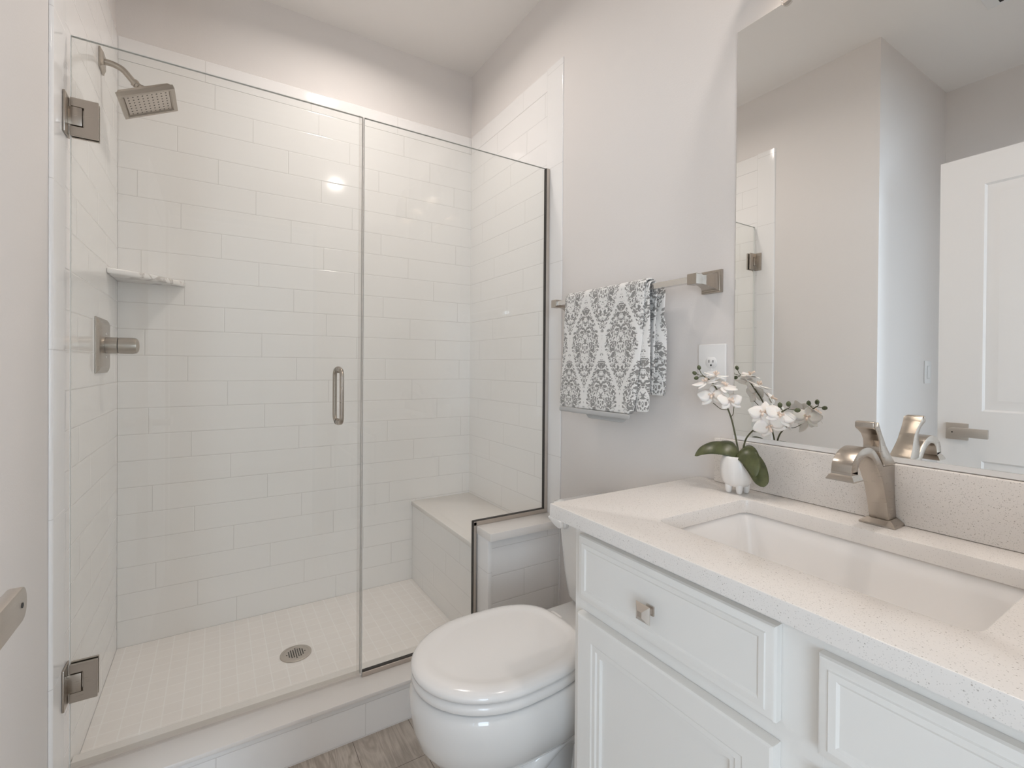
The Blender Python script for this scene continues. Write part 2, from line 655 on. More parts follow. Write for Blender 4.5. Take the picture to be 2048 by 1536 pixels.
# ------------------------------------------------------------------ the room shell
T = 0.12
struct('floor', bx(-3.2, 3.1, -3.3, TE + 0.01, -0.06, 0.0), M['wood'], 'grey brown wood plank floor')
struct('ceiling', bx(-3.2, 3.1, -3.3, B + T, HC, HC + 0.1), M['ceil'], 'flat white ceiling')
wl = struct('wall_left', bx(L - 0.008 - T, L - 0.008, EY, B + T, -0.06, HC), M['paint'], 'warm white wall on the left of the shower')
wr = struct('wall_right', bx(R + 0.004, R + 0.004 + T, YF - T, B + T, -0.06, HC), M['paint'], 'warm white wall behind toilet and vanity')
wb = struct('wall_back', bx(L - 0.008, R + 0.004, B + 0.008, B + T, -0.06, HC), M['paint'], 'warm white wall at the back of the shower')
struct('wall_entry', bx(EX, L - 0.008 - T, EY, EY + T, -0.06, HC), M['paint'], 'return wall facing the doorway')
struct('wall_side', bx(EX - T, EX, YF - T, EY + T, -0.06, HC), M['paint'], 'wall behind the open door')
# front wall with the doorway, and a second opening for daylight at its left end
DX0, DX1, DH = -1.09, -0.285, 2.05
b_ = bm_new()
DX2, DX3 = -0.237, 0.545                # the doorway of the open door; the other, unseen opening is kept to light the return wall
box(b_, DX3, R + 0.004, YF - T, YF, -0.06, HC)
box(b_, DX1, DX2, YF - T, YF, -0.06, HC)
box(b_, DX2, DX3, YF - T, YF, DH, HC)
box(b_, EX, DX0, YF - T, YF, -0.06, HC)
box(b_, DX0, DX1, YF - T, YF, DH, HC)
struct('wall_front', b_, M['paint'], 'wall with the doorway')
# the bedroom outside the doorway, with its window and an added second one
b_ = bx(3.0, 3.1, -3.0, YF - T, -0.06, HC)
box(b_, R + 0.004 + T, 3.0, YF - T, YF - T + 0.1, -0.06, HC)
struct('wall_bedroom', b_, M['paint'], 'bedroom side wall')
b_ = bm_new()
WX0, WX1, WZ0, WZ1 = -2.92, -0.93, 0.35, 2.30
box(b_, -3.2, WX0, -3.0, -2.9, -0.06, HC)
box(b_, -3.2, -3.1, -2.9, YF - T, -0.06, HC)
box(b_, -3.2, EX - T, YF - T, YF - T + 0.1, -0.06, HC)
VX0, VX1 = 1.20, 2.70
box(b_, WX1, VX0, -3.0, -2.9, -0.06, HC)
box(b_, VX1, 3.1, -3.0, -2.9, -0.06, HC)
box(b_, VX0, VX1, -3.0, -2.9, -0.06, WZ0)
box(b_, VX0, VX1, -3.0, -2.9, WZ1, HC)
box(b_, WX0, WX1, -3.0, -2.9, -0.06, WZ0)
box(b_, WX0, WX1, -3.0, -2.9, WZ1, HC)
struct('wall_bedroom_window', b_, M['paint'], 'bedroom wall with a window')
pane_m = mat_glass('window_pane', (0.99, 0.99, 0.99))
for nm, xa, xb in (('window_1', WX0, WX1), ('window_added', VX0, VX1)):  # the second window is added for more light on curb and half wall
    b_ = bm_new()
    for a in (xa, (xa + xb) / 2 - 0.02, xb - 0.04):
        box(b_, a, a + 0.04, -2.97, -2.93, WZ0, WZ1)
    for a in (WZ0, WZ1 - 0.04):
        box(b_, xa, xb, -2.969, -2.931, a, a + 0.04)
    win = struct(nm, b_, M['trimw'], 'unseen white framed bedroom window')
    obj('pane', bx(xa + 0.01, xb - 0.01, -2.953, -2.947, WZ0 + 0.01, WZ1 - 0.01), pane_m, win)

# trims
b_ = bm_new()
box(b_, DX0 - 0.07, DX0 - 0.002, YF, YF + 0.015, 0, DH + 0.07, 0.003)
box(b_, DX0 - 0.002, DX3 + 0.072, YF, YF + 0.015, DH, DH + 0.07, 0.003)
box(b_, DX3 + 0.002, DX3 + 0.072, YF, YF + 0.015, 0, DH, 0.003)
box(b_, DX1 + 0.002, DX2 - 0.030, YF, YF + 0.015, 0, DH, 0.002)
struct('trim_1', b_, M['trimw'], 'white casing round the doorways')


def baseboard(name, x0, x1, y0, y1):
    b = bm_new()
    box(b, x0, x1, y0, y1, 0, 0.115, 0.003)
    return struct(name, b, M['trimw'], 'white baseboard')


baseboard('baseboard_entry', EX + 0.001, L - 0.03, EY - 0.013, EY)
baseboard('baseboard_left', L - 0.008, L + 0.005, EY + 0.001, 1.478)
baseboard('baseboard_right', R - 0.0095, R + 0.0035, 0.83, 1.497)

# --- tiled skins (parts of the walls)
TLY = 1.4803
z22 = FZ + 22 * ROW
obj('tile_cladding', bx(L - 0.0075, L, TLY + 0.1005, B + 0.0075, 0.0, z22 + 0.0), M['tile_left'], wl)
obj('tile_cladding', bx(L + 0.0005, R - 0.0005, B, B + 0.0075, 0.0, z22), M['tile_back'], wb)
obj('tile_cladding', bx(R - 0.0005, R + 0.0035, TE + 0.1055, B + 0.0075, 0.0, z22), M['tile_side'], wr)


def bullnose_v(name, x_face, x_in, y0, y1, z0, z1, par):
    """upright bullnose strip: rounded on its outer (low y) edge"""
    r = abs(x_face - x_in)
    s = 1 if x_face > x_in else -1
    poly = [(x_in, y1), (x_face, y1)]
    for k in range(7):
        a = radians(90 * k / 6)
        poly.append((x_in + s * r * cos(a), y0 + r - r * sin(a)))
    b = bm_new()
    prism(b, poly, 'Z', z0, z1)
    return obj(name, b, M['strip_z'], par)


def bullnose_h(name, axis, face, inner, u0, u1, z0, z1, par, mat):
    """level strip along the top, rounded on its upper edge"""
    r = abs(face - inner)
    s = 1 if face > inner else -1
    poly = [(inner, z0), (face, z0)]
    for k in range(7):
        a = radians(90 * k / 6)
        poly.append((inner + s * r * cos(a), z1 - r + r * sin(a)))
    b = bm_new()
    if axis == 'X':
        prism(b, poly, 'X', u0, u1)
    else:
        prism(b, poly, 'Y', u0, u1)
    return obj(name, b, mat, par)


bullnose_v('bullnose_edge', L, L - 0.0075, TLY, TLY + 0.1, 0.0, HT, wl)
bullnose_v('bullnose_edge', R - 0.0005, R + 0.0035, TE, TE + 0.105, 0.0, HT, wr)
bullnose_h('bullnose_top', 'X', B, B + 0.0075, L + 0.0005, R - 0.001, z22 + 0.001, HT, wb, M['strip_x'])
bullnose_h('bullnose_top', 'Y', L, L - 0.0075, TLY + 0.1005, B + 0.0075, z22 + 0.001, HT, wl, M['strip_y'])
bullnose_h('bullnose_top', 'Y', R - 0.0005, R + 0.0035, TE + 0.1055, B - 0.001, z22 + 0.001, HT, wr, M['strip_y'])

# --- shower floor
sf = bx(L + 0.0005, R - 0.001, TE + 0.14, B - 0.0005, 0.0, FZ)
sfl = struct('floor_shower', sf, M['mosaic'], 'small square tiles of the shower floor')

# --- shower curb
t = thing('shower_curb', 'low tiled curb with a white slab cap below the shower glass', 'curb', (0.25, TE, 0.0))
obj('curb_tile', bx(L + 0.001, KX - 0.003, TE, TE + 0.139, 0.0005, CURB - 0.0135), M['tile_curb'], t)
obj('curb_cap', bx(L + 0.001, KX - 0.003, TE - 0.010, TE + 0.16, CURB - 0.013, CURB, 0.002), M['slab'], t, label='white slab cap')

# --- knee wall
KW0 = 1.5017
t = thing('knee_wall', 'short tiled half wall between toilet and shower bench, white cap on top', 'half wall', ((KX + R) / 2, 1.56, 0.0))
obj('tiled_body', bx(KX + 0.0035, R - 0.0015, KW0 + 0.0035, 1.6235, 0.0005, KZ - 0.0305), M['tile_knee'], t)
b_ = bm_new()
prism(b_, [(KX, 1.6235), (KX, KW0 + 0.006), (KX + 0.002, KW0 + 0.002), (KX + 0.006, KW0), (KX + 0.016, KW0), (KX + 0.016, KW0 + 0.0032), (KX + 0.0033, KW0 + 0.0032), (KX + 0.0033, 1.6235)],
      'Z', CURB + 0.0005, KZ - 0.0305)
obj('bullnose_edge', b_, M['strip_z'], t)
obj('wall_cap', bx(KX - 0.004, R - 0.0015, 1.4776, 1.6235, KZ - 0.030, KZ, 0.003), M['slab'], t, label='white slab cap')

# --- bench
t = thing('shower_bench', 'built-in tiled bench with white slab seat in the shower corner', 'bench', ((BX + R) / 2, 1.96, FZ))
obj('bench_tile', bx(BX, R - 0.0015, 1.6245, B - 0.001, FZ + 0.0005, BZ - 0.0205), mat_tile('tile_bench', 'Y', 1.90, BZ - 0.02 - 0.1014 * 5, ROW, TLEN, STEP), t)
obj('bench_seat', bx(BX - 0.006, R - 0.0015, 1.6245, B - 0.001, BZ - 0.020, BZ, 0.002), M['slab'], t, label='white slab seat')

# ------------------------------------------------------------------ shower glass
SEAM = 0.4094
g0, g1 = G, G + 0.009
CH = CURB + 0.001


def pane(bm_, poly):
    prism(bm_, poly, 'Y', g0, g1)


dr = thing('shower_door', 'frameless glass shower door with metal hinges and loop handle', 'shower door', (0.04, G, CURB))
dx0, dx1 = L + 0.0085, SEAM - 0.006
b_ = bm_new()
pane(b_, [(dx0, CH + 0.012), (dx1, CH + 0.012), (dx1, GT), (dx0, GT)])
obj('glass_panel', b_, M['glass'], dr)
# polished edges of the pane (greenish glass seen on edge)
b_ = bm_new()
box(b_, dx0, dx1, g0 + 0.0005, g1 - 0.0005, GT, GT + 0.0012)
obj('polished_edge', b_, M['glassedge'], dr)
b_ = bm_new()
box(b_, dx1, dx1 + 0.0012, g0 + 0.0005, g1 - 0.0005, CH + 0.012, GT)
box(b_, dx0 - 0.0012, dx0, g0 + 0.0005, g1 - 0.0005, CH + 0.012, GT)
obj('upright_edge', b_, M['glassside'], dr)
# clear seals
b_ = bm_new()
box(b_, dx1 - 0.012, dx1 + 0.0042, g0 - 0.0018, g0 - 0.0004, CH + 0.012, GT)
box(b_, dx1 + 0.0020, dx1 + 0.0042, g0 - 0.0018, g1 + 0.0018, CH + 0.012, GT)
obj('side_seal', b_, M['seal'], dr, label='clear plastic seal strip')
b_ = bm_new()
box(b_, dx0, dx1, g0 - 0.0022, g0 - 0.0004, CH + 0.002, CH + 0.026)
box(b_, dx0, dx1, g0 - 0.008, g0 - 0.0022, CH + 0.009, CH + 0.0115)
box(b_, dx0, dx1, g1 + 0.0004, g1 + 0.0018, CH + 0.001, CH + 0.020)
obj('bottom_sweep', b_, M['seal'], dr, label='clear plastic sweep')


def hinge(z0, z1):
    zc = (z0 + z1) / 2
    h2 = (z1 - z0) / 2
    b = bm_new()
    # clamp plate in front of the glass, with a square notch towards the wall
    xa, xb = dx0, dx0 + 0.054
    nt_ = 0.026
    poly = [(xa, zc - h2), (xb, zc - h2), (xb, zc + h2), (xa, zc + h2), (xa, zc + h2 * 0.54), (xa + nt_, zc + h2 * 0.54),
            (xa + nt_, zc - h2 * 0.50), (xa, zc - h2 * 0.50)]
    prism(b, poly, 'Y', g0 - 0.0075, g0 - 0.0004, 0.0008, 1)
    prism(b, poly, 'Y', g1 + 0.0004, g1 + 0.0075, 0.0008, 1)
    o = obj('hinge', b, M['nickel'], dr, label='square brushed nickel hinge')
    b = bm_new()
    box(b, xa - 0.004, xa + nt_ - 0.003, g0 - 0.0095, g1 + 0.009, zc - h2 * 0.46, zc + h2 * 0.50, 0.001)
    obj('knuckle', b, M['nickel'], o)
    b = bm_new()
    box(b, L + 0.0006, L + 0.0052, 1.552, 1.606, z0 - 0.003, z1 + 0.003, 0.0012)
    obj('wall_plate', b, M['nickel'], o)
    b = bm_new()
    lathe(b, [(0.003, -h2 * 0.95), (0.003, h2 * 0.95)], (xa - 0.0005, G - 0.004, zc), 'Z', 10)
    obj('pin', b, M['steel'], o)


hinge(1.740, 1.834)
hinge(0.320, 0.416)
# loop handles, back to back
HXc = 0.331


def dpull(y_glass, y_out):
    pts = []
    z0, z1 = 0.990, 1.158
    r = 0.020
    s = 1 if y_out > y_glass else -1
    pts.append((HXc, y_glass, z0))
    yo = y_out
    for k in range(7):
        a = radians(90 * k / 6)
        pts.append((HXc, yo - s * r + s * r * sin(a), z0 + r - r * cos(a)))
    for k in range(7):
        a = radians(90 * k / 6)
        pts.append((HXc, yo - s * r + s * r * cos(a), z1 - r + r * sin(a)))
    pts.append((HXc, y_glass, z1))
    b = bm_new()
    tube(b, pts, 0.0068, 14)
    for z in (z0, z1):
        lathe(b, [(0.0105, 0), (0.0105, s * 0.003)], (HXc, y_glass, z), 'Y', 20)
    return b


o = obj('handle', dpull(g0 - 0.0006, g0 - 0.048), M['nickel'], dr, label='round bar loop handle facing the room')
obj('handle', dpull(g1 + 0.0006, g1 + 0.048), M['nickel'], dr, label='round bar loop handle facing the shower')

fx = thing('fixed_glass_panel', 'fixed shower glass panel in metal channel, stepped over the half wall', 'glass panel', (0.78, G, CURB))
fx0, fx1 = SEAM + 0.001, R - 0.012
gp = [(fx0, CH + 0.004), (KX - 0.012, CH + 0.004), (KX - 0.012, KZ + 0.010), (fx1, KZ + 0.010), (fx1, GT), (fx0, GT)]
b_ = bm_new()
pane(b_, gp)
obj('glass_panel', b_, M['glass'], fx)
b_ = bm_new()
box(b_, fx0, fx1, g0 + 0.0005, g1 - 0.0005, GT, GT + 0.0012)
obj('polished_edge', b_, M['glassedge'], fx)
obj('upright_edge', bx(fx0 - 0.0012, fx0, g0 + 0.0005, g1 - 0.0005, CH + 0.004, GT), M['glassside'], fx)


def channel(name, a, b2):
    """U channel holding the pane; a,b2 = opposite corners in x,z"""
    x0, z0 = a
    x1, z1 = b2
    b = bm_new()
    box(b, x0, x1, g0 - 0.0045, g0 - 0.0006, z0, z1, 0.0006, 1)
    box(b, x0, x1, g1 + 0.0006, g1 + 0.0045, z0, z1, 0.0006, 1)
    return b


CW = 0.0165
for nm, a, c, gk in (
        ('bottom_channel', (fx0, CURB + 0.0006), (KX - 0.0006, CURB + CW), (fx0, CURB + CW, KX - 0.015, CURB + CW + 0.0016)),
        ('step_channel', (KX - 0.0160, CURB + CW + 0.0002), (KX - 0.0006 - 0.004, KZ + CW - 0.003), (KX - 0.0180, CURB + CW + 0.002, KX - 0.0162, KZ + CW + 0.0)),
        ('ledge_channel', (KX - 0.0160, KZ + 0.0006), (R - 0.0012, KZ + CW), (KX - 0.0160, KZ + CW, R - 0.015, KZ + CW + 0.0016)),
        ('wall_channel', (R - 0.0165, KZ + CW + 0.0002), (R - 0.0012, GT), (R - 0.0183, KZ + CW + 0.002, R - 0.0167, GT))):
    o = obj(nm, channel(nm, a, c), M['nickel_s'], fx)
    obj('gasket', bx(gk[0], gk[2], g0 - 0.0040, g1 + 0.003, gk[1], gk[3]), M['dark'], o, label='thin dark gasket line')

# ------------------------------------------------------------------ shower head
t = thing('rain_shower', 'square brushed nickel rain shower head on a bent arm', 'shower head', (L, 1.99, 2.142))
b_ = bm_new()
for h, q in ((0.0006, 0.030), (0.006, 0.030)):
    pass
rings = []
for h, q in ((0.0006, 0.031), (0.005, 0.031), (0.006, 0.028), (0.011, 0.020)):
    rings.append([(L + h, 1.99 + sy * q, 2.142 + sz * q) for sy, sz in ((-1, -1), (1, -1), (1, 1), (-1, 1))])
loft(b_, rings)
obj('flange', b_, M['nickel'], t, 20)
arm = smooth_path([(L + 0.010, 1.99, 2.142), (L + 0.030, 1.99, 2.141), (L + 0.055, 1.99, 2.132), (L + 0.074, 1.99, 2.112), (L + 0.084, 1.99, 2.100)], 8)
b_ = bm_new()
tube(b_, arm, 0.0092, 16)
obj('arm', b_, M['nickel'], t)
nrm = Vector((sin(radians(26)), 0, -cos(radians(26))))      # where the spray goes
fcen = Vector((-0.195, 1.99, 2.040))
ua = Vector((cos(radians(26)), 0, sin(radians(26))))
va = Vector((0, 1, 0))


def hp(a, b2, c):
    return fcen + ua * a + va * b2 - nrm * c


b_ = bm_new()
jc = hp(0, 0, 0.050)
tube(b_, [Vector(arm[-1]) - Vector((0.010, 0, -0.014)) * 0.0, Vector(arm[-1]).lerp(jc, 0.35)], 0.0125, 16)
tube(b_, [hp(0, 0, 0.0235), hp(0, 0, 0.034), hp(0, 0, 0.040), hp(0, 0, 0.050), hp(0, 0, 0.058)], [0.021, 0.021, 0.018, 0.016, 0.010], 22)
tube(b_, [Vector(arm[-1]).lerp(jc, 0.3), jc], 0.010, 14)
obj('swivel_joint', b_, M['nickel'], t)
rings = []
for c, q in ((0.000, 0.070), (0.000, 0.081), (0.013, 0.081), (0.0135, 0.0775), (0.024, 0.070)):
    rings.append([hp(sx * q, sy * q, c) for sx, sy in ((-1, -1), (1, -1), (1, 1), (-1, 1))])
inner = [[hp(sx * q, sy * q, c) for sx, sy in ((-1, -1), (1, -1), (1, 1), (-1, 1))] for c, q in ((0.006, 0.064),)]
b_ = bm_new()
loft(b_, inner + rings)
hd = obj('head_body', b_, M['nickel'], t, 20)
b_ = bm_new()
rings = [[hp(sx * q, sy * q, c) for sx, sy in ((-1, -1), (1, -1), (1, 1), (-1, 1))] for c, q in ((0.0058, 0.0635), (0.0035, 0.0635), (0.0030, 0.062))]
loft(b_, list(reversed(rings)))
fp = obj('spray_plate', b_, M['nickel_s'], t, 20)
b_ = bm_new()
for i in range(9):
    for j in range(7):
        a, c = (i - 4) * 0.0135, (j - 3) * 0.0185
        tube(b_, [hp(a, c, 0.0030), hp(a, c, 0.0024)], [0.0025, 0.0018], 10)
o = obj('spray_nozzles', b_, M['dark'], fp, label='rows of dark rubber nozzles')
o['kind'] = 'stuff'

# ------------------------------------------------------------------ shower valve
t = thing('shower_valve', 'square brushed nickel shower valve plate with a cylinder lever', 'shower valve', (L, 2.000, 1.232))
b_ = bm_new()
rings = []
for h, q in ((0.0006, 0.088), (0.004, 0.088), (0.006, 0.084), (0.010, 0.079), (0.012, 0.072), (0.014, 0.066)):
    rings.append([(L + h, 2.0 + sy * q, 1.230 + sz * q) for sy, sz in ((-1, -1), (1, -1), (1, 1), (-1, 1))])
loft(b_, rings)
obj('trim_plate', b_, M['nickel'], t, 20)
b_ = bm_new()
lathe(b_, [(0.0268, 0.0145), (0.0268, 0.0440), (0.0255, 0.0448)], (L, 2.0, 1.2315), 'X', 28)
obj('sleeve', b_, M['nickel'], t)
b_ = bm_new()
lathe(b_, [(0.0255, 0.0460), (0.0268, 0.0470), (0.0268, 0.082), (0.0245, 0.093), (0.017, 0.098), (0.004, 0.100)], (L, 2.0, 1.2315), 'X', 28)
obj('lever', b_, M['nickel'], t)
for dz in (0.036, -0.036):
    b_ = bm_new()
    lathe(b_, [(0.0045, 0.0142), (0.0040, 0.0158)], (L, 2.0, 1.2315 + dz), 'X', 14)
    obj('screw', b_, M['steel'], t)

# ------------------------------------------------------------------ corner shelf
b_ = bm_new()
q = 0.212
pl = [(L + 0.0006, B - 0.0006)]
pl += [(L + 0.0006 + q * sin(a) ** 1.0, B - 0.0006 - q * cos(a)) for a in [radians(90 * k / 16) for k in range(17)]]
cx_, cy_ = L + 0.0006, B - 0.0006
pl2 = [pl[0]]
for (px, py) in pl[1:]:
    dx, dy = px - cx_, py - cy_
    k = (abs(dx) + abs(dy)) / q
    f = 1.0 / k + (1 - 1.0 / k) * 0.42
    pl2.append((cx_ + dx * f, cy_ + dy * f))
prism(b_, pl2, 'Z', 1.481, 1.500, 0.004, 3)
tag(obj('corner_shelf', b_, M['marble']), 'white marble corner shelf with grey veins in the shower', 'shelf')

# ------------------------------------------------------------------ floor drain
DC = (0.252, 1.922)
t = thing('floor_drain', 'round metal drain cover with holes set in the shower floor', 'drain', (DC[0], DC[1], FZ))
b_ = bm_new()
lathe(b_, [(0.054, 0.0006), (0.054, 0.0035), (0.052, 0.0045), (0.044, 0.0045), (0.0435, 0.0036), (0.001, 0.0036)], (DC[0], DC[1], FZ), 'Z', 40)
dbase = obj('drain_ring', b_, M['nickel_s'], t)
b_ = bm_new()
for i in range(-4, 5):
    for j in range(-4, 5):
        a, c = i * 0.0078, j * 0.0078
        if a * a + c * c < 0.032 ** 2:
            lathe(b_, [(0.0027, 0.0037), (0.0025, 0.0042)], (DC[0] + a, DC[1] + c, FZ), 'Z', 8)
o = obj('drain_holes', b_, M['slot'], t, label='grid of dark drain holes')
o['kind'] = 'stuff'

# ------------------------------------------------------------------ toilet
TY = 1.062
tl = thing('toilet', 'white two-piece toilet with closed lid beside the vanity', 'toilet', (0.72, TY, 0.0))


def egg(xf, xb, w, z, n=48, back_pow=3.0, yc=TY):
    """bowl outline: rounded front at xf, squarer back at xb"""
    xm = xf + (xb - xf) * 0.46
    pts = []
    for k in range(n):
        a = 2 * pi * k / n
        c, s = cos(a), sin(a)
        if c >= 0:      # front half
            x = xm - (xm - xf) * c
            y = w * s
        else:
            e = 2.0 / back_pow
            x = xm + (xb - xm) * (abs(c) ** e)
            y = w * (1 if s > 0 else -1) * (abs(s) ** e) if abs(s) > 1e-9 else 0.0
        pts.append((x, yc + y, z))
    return pts


b_ = bm_new()
rings = [egg(0.466, 0.86, 0.101, 0.0005), egg(0.469, 0.86, 0.099, 0.03), egg(0.476, 0.86, 0.096, 0.10), egg(0.479, 0.87, 0.096, 0.165),
         egg(0.477, 0.87, 0.098, 0.198), egg(0.470, 0.872, 0.104, 0.209), egg(0.452, 0.875, 0.122, 0.218), egg(0.432, 0.88, 0.143, 0.234), egg(0.411, 0.885, 0.164, 0.265),
         egg(0.399, 0.885, 0.177, 0.305), egg(0.393, 0.885, 0.183, 0.345), egg(0.394, 0.885, 0.182, 0.375), egg(0.402, 0.885, 0.177, 0.393), egg(0.412, 0.88, 0.168, 0.398)]
loft(b_, rings)
obj('bowl', b_, M['china'], tl, 60)
# rear deck under the tank and the foot behind the bowl
b_ = bm_new()
prof = [(0.0008, 0.105, 0.80, 1.02), (0.05, 0.10, 0.80, 1.02), (0.16, 0.085, 0.80, 1.02), (0.28, 0.105, 0.79, 1.06), (0.345, 0.150, 0.78, 1.10), (0.392, 0.155, 0.78, 1.12), (0.400, 0.150, 0.785, 1.115)]
rings = []
for z, hw, xa, xb in prof:
    rings.append([(x, y, z) for x, y in rrect(xa, xb, TY - hw, TY + hw, 0.035, 5)])
loft(b_, rings)
obj('rear_deck', b_, M['china'], tl, 60)
b_ = bm_new()
for s in (-1, 1):
    tube(b_, smooth_path([(0.62, TY + s * 0.060, 0.09), (0.68, TY + s * 0.092, 0.19), (0.77, TY + s * 0.098, 0.235), (0.86, TY + s * 0.096, 0.17), (0.92, TY + s * 0.085, 0.05)], 6), 0.035, 14)
obj('trapway', b_, M['china'], tl, 60)
for s in (-1, 1):
    b_ = bm_new()
    lathe(b_, [(0.016, 0.0), (0.016, 0.008), (0.011, 0.018), (0.002, 0.022)], (0.70, TY + s * 0.112, 0.0008), 'Z', 18)
    obj('bolt_cap', b_, M['seat'], tl)
# seat and lid
b_ = bm_new()
o1 = [egg(0.402, 0.845, 0.176, 0.4005), egg(0.398, 0.848, 0.179, 0.405), egg(0.399, 0.848, 0.178, 0.417), egg(0.405, 0.845, 0.173, 0.4225)]
i1 = [egg(0.470, 0.80, 0.110, 0.4225), egg(0.475, 0.795, 0.106, 0.415), egg(0.475, 0.795, 0.106, 0.4005)]
loft(b_, o1 + i1, cap=False)
obj('seat', b_, M['seat'], tl, 60)
b_ = bm_new()
rings = [egg(0.404, 0.845, 0.174, 0.4255), egg(0.398, 0.848, 0.179, 0.429), egg(0.397, 0.849, 0.180, 0.436), egg(0.402, 0.847, 0.176, 0.4435),
         egg(0.412, 0.842, 0.167, 0.4490), egg(0.428, 0.832, 0.153, 0.4510), egg(0.440, 0.822, 0.143, 0.4500), egg(0.452, 0.814, 0.133, 0.4478), egg(0.462, 0.806, 0.125, 0.4474), egg(0.52, 0.76, 0.08, 0.4482), egg(0.58, 0.70, 0.03, 0.4486)]
loft(b_, rings)
obj('lid', b_, M['seat'], tl, 60)
for s in (-1, 1):
    b_ = bm_new()
    box(b_, 0.838, 0.882, TY + s * 0.078 - 0.024, TY + s * 0.078 + 0.024, 0.4012, 0.4245, 0.006, 3)
    obj('seat_hinge', b_, M['seat'], tl, 60)
# tank
b_ = bm_new()
rings = []
for z, hw, xa, xb, r in ((0.402, 0.120, 1.00, 1.13, 0.03), (0.406, 0.150, 0.985, 1.145, 0.035), (0.425, 0.172, 0.978, 1.155, 0.035), (0.50, 0.181, 0.972, 1.158, 0.03), (0.66, 0.199, 0.965, 1.160, 0.028), (0.693, 0.203, 0.963, 1.160, 0.028)):
    rings.append([(x, y, z) for x, y in rrect(xa, xb, TY - hw, TY + hw, r, 6)])
loft(b_, rings)
tank = obj('tank', b_, M['china'], tl, 60)
b_ = bm_new()
rings = []
for z, o_ in ((0.6935, 0.0), (0.696, 0.008), (0.714, 0.010), (0.722, 0.007), (0.726, -0.004)):
    rings.append([(x, y, z) for x, y in rrect(0.958 - o_, 1.1615, TY - 0.208 - o_, TY + 0.208 + o_, 0.03, 6)])
loft(b_, rings)
obj('tank_lid', b_, M['china'], tl, 60)
b_ = bm_new()
lathe(b_, [(0.017, 0.0), (0.017, -0.010), (0.014, -0.014)], (0.9645, TY + 0.150, 0.663), 'X', 22)
lv = obj('flush_lever', b_, M['plate'], tl, 60)
b_ = bm_new()
prism(b_, [(TY + 0.138, 0.654), (TY + 0.150, 0.649), (TY + 0.170, 0.652), (TY + 0.208, 0.668), (TY + 0.211, 0.675), (TY + 0.196, 0.678), (TY + 0.160, 0.679), (TY + 0.140, 0.674)], 'X', 0.936, 0.950, 0.004, 3)
obj('paddle', b_, M['plate'], lv, 60)

# ------------------------------------------------------------------ vanity cabinet
VX, VL, VR = 0.677, 0.812, YF + 0.002
vc = thing('vanity_cabinet', 'white painted vanity cabinet with panel doors under the counter', 'cabinet', (0.92, 0.35, 0.0))
b_ = bm_new()
box(b_, VX + 0.0195, R - 0.004, VL - 0.018, VL, 0.10, 0.834)
box(b_, VX + 0.0195, R - 0.004, VR, VR + 0.018, 0.10, 0.834)
box(b_, VX + 0.0195, R - 0.004, VR + 0.0185, VL - 0.0185, 0.10, 0.118)
box(b_, R - 0.016, R - 0.004, VR + 0.0185, VL - 0.0185, 0.1185, 0.834)
obj('carcass', b_, M['cab'], vc, 0)
b_ = bm_new()
SY0, SY1 = 0.352, 0.316                 # centre stile
for y0, y1 in ((VL - 0.035, VL), (SY1 - 0.01, SY0 + 0.018), (VR, VR + 0.035)):
    box(b_, VX, VX + 0.019, y0, y1, 0.10, 0.834)
for z0, z1 in ((0.80, 0.834), (0.645, 0.69), (0.10, 0.135)):
    box(b_, VX + 0.0002, VX + 0.0188, VR, VL, z0, z1)
obj('face_frame', b_, M['cab'], vc, 0)
obj('toe_kick', bx(VX + 0.06, VX + 0.075, VR, VL, 0.001, 0.0995), M['cab'], vc, 0)


def drawer_front(y0, y1, z0, z1):
    b = bm_new()
    rings = []
    for x, o_ in ((VX - 0.0006, 0.0), (VX - 0.013, 0.0), (VX - 0.0165, 0.002), (VX - 0.0175, 0.005), (VX - 0.0185, 0.013), (VX - 0.0205, 0.0145), (VX - 0.0195, 0.023), (VX - 0.0170, 0.0265), (VX - 0.0170, 0.028)):
        rings.append([(x, y0 + o_, z0 + o_), (x, y1 - o_, z0 + o_), (x, y1 - o_, z1 - o_), (x, y0 + o_, z1 - o_)])
    rings = [[(p[0], p[1], p[2]) for p in r] for r in rings]
    loft(b, rings)
    return b


def panel_door(y0, y1, z0, z1):
    b = bm_new()
    rings = []
    for x, o_ in ((VX - 0.0006, 0.0), (VX - 0.013, 0.0), (VX - 0.0175, 0.002), (VX - 0.0195, 0.006), (VX - 0.0195, 0.046), (VX - 0.0175, 0.049), (VX - 0.0180, 0.058), (VX - 0.0150, 0.061), (VX - 0.0150, 0.0685), (VX - 0.0085, 0.0700)):
        rings.append([(x, y0 + o_, z0 + o_), (x, y1 - o_, z0 + o_), (x, y1 - o_, z1 - o_), (x, y0 + o_, z1 - o_)])
    loft(b, rings)
    return b


def knob(yc, zc, par):
    b = bm_new()
    q = 0.0085
    box(b, VX - 0.0205, VX - 0.0172, yc - q, yc + q, zc - q, zc + q, 0.0006)
    rings = []
    for x, h in ((VX - 0.0206, 0.0048), (VX - 0.034, 0.0045), (VX - 0.0365, 0.0150), (VX - 0.0385, 0.0158), (VX - 0.0415, 0.0128), (VX - 0.0470, 0.0050)):
        rings.append([(x, yc - h, zc - h), (x, yc + h, zc - h), (x, yc + h, zc + h), (x, yc - h, zc + h)])
    loft(b, rings)
    return obj('knob', b, M['nickel_s'], par, 20, label='square pyramid metal knob')


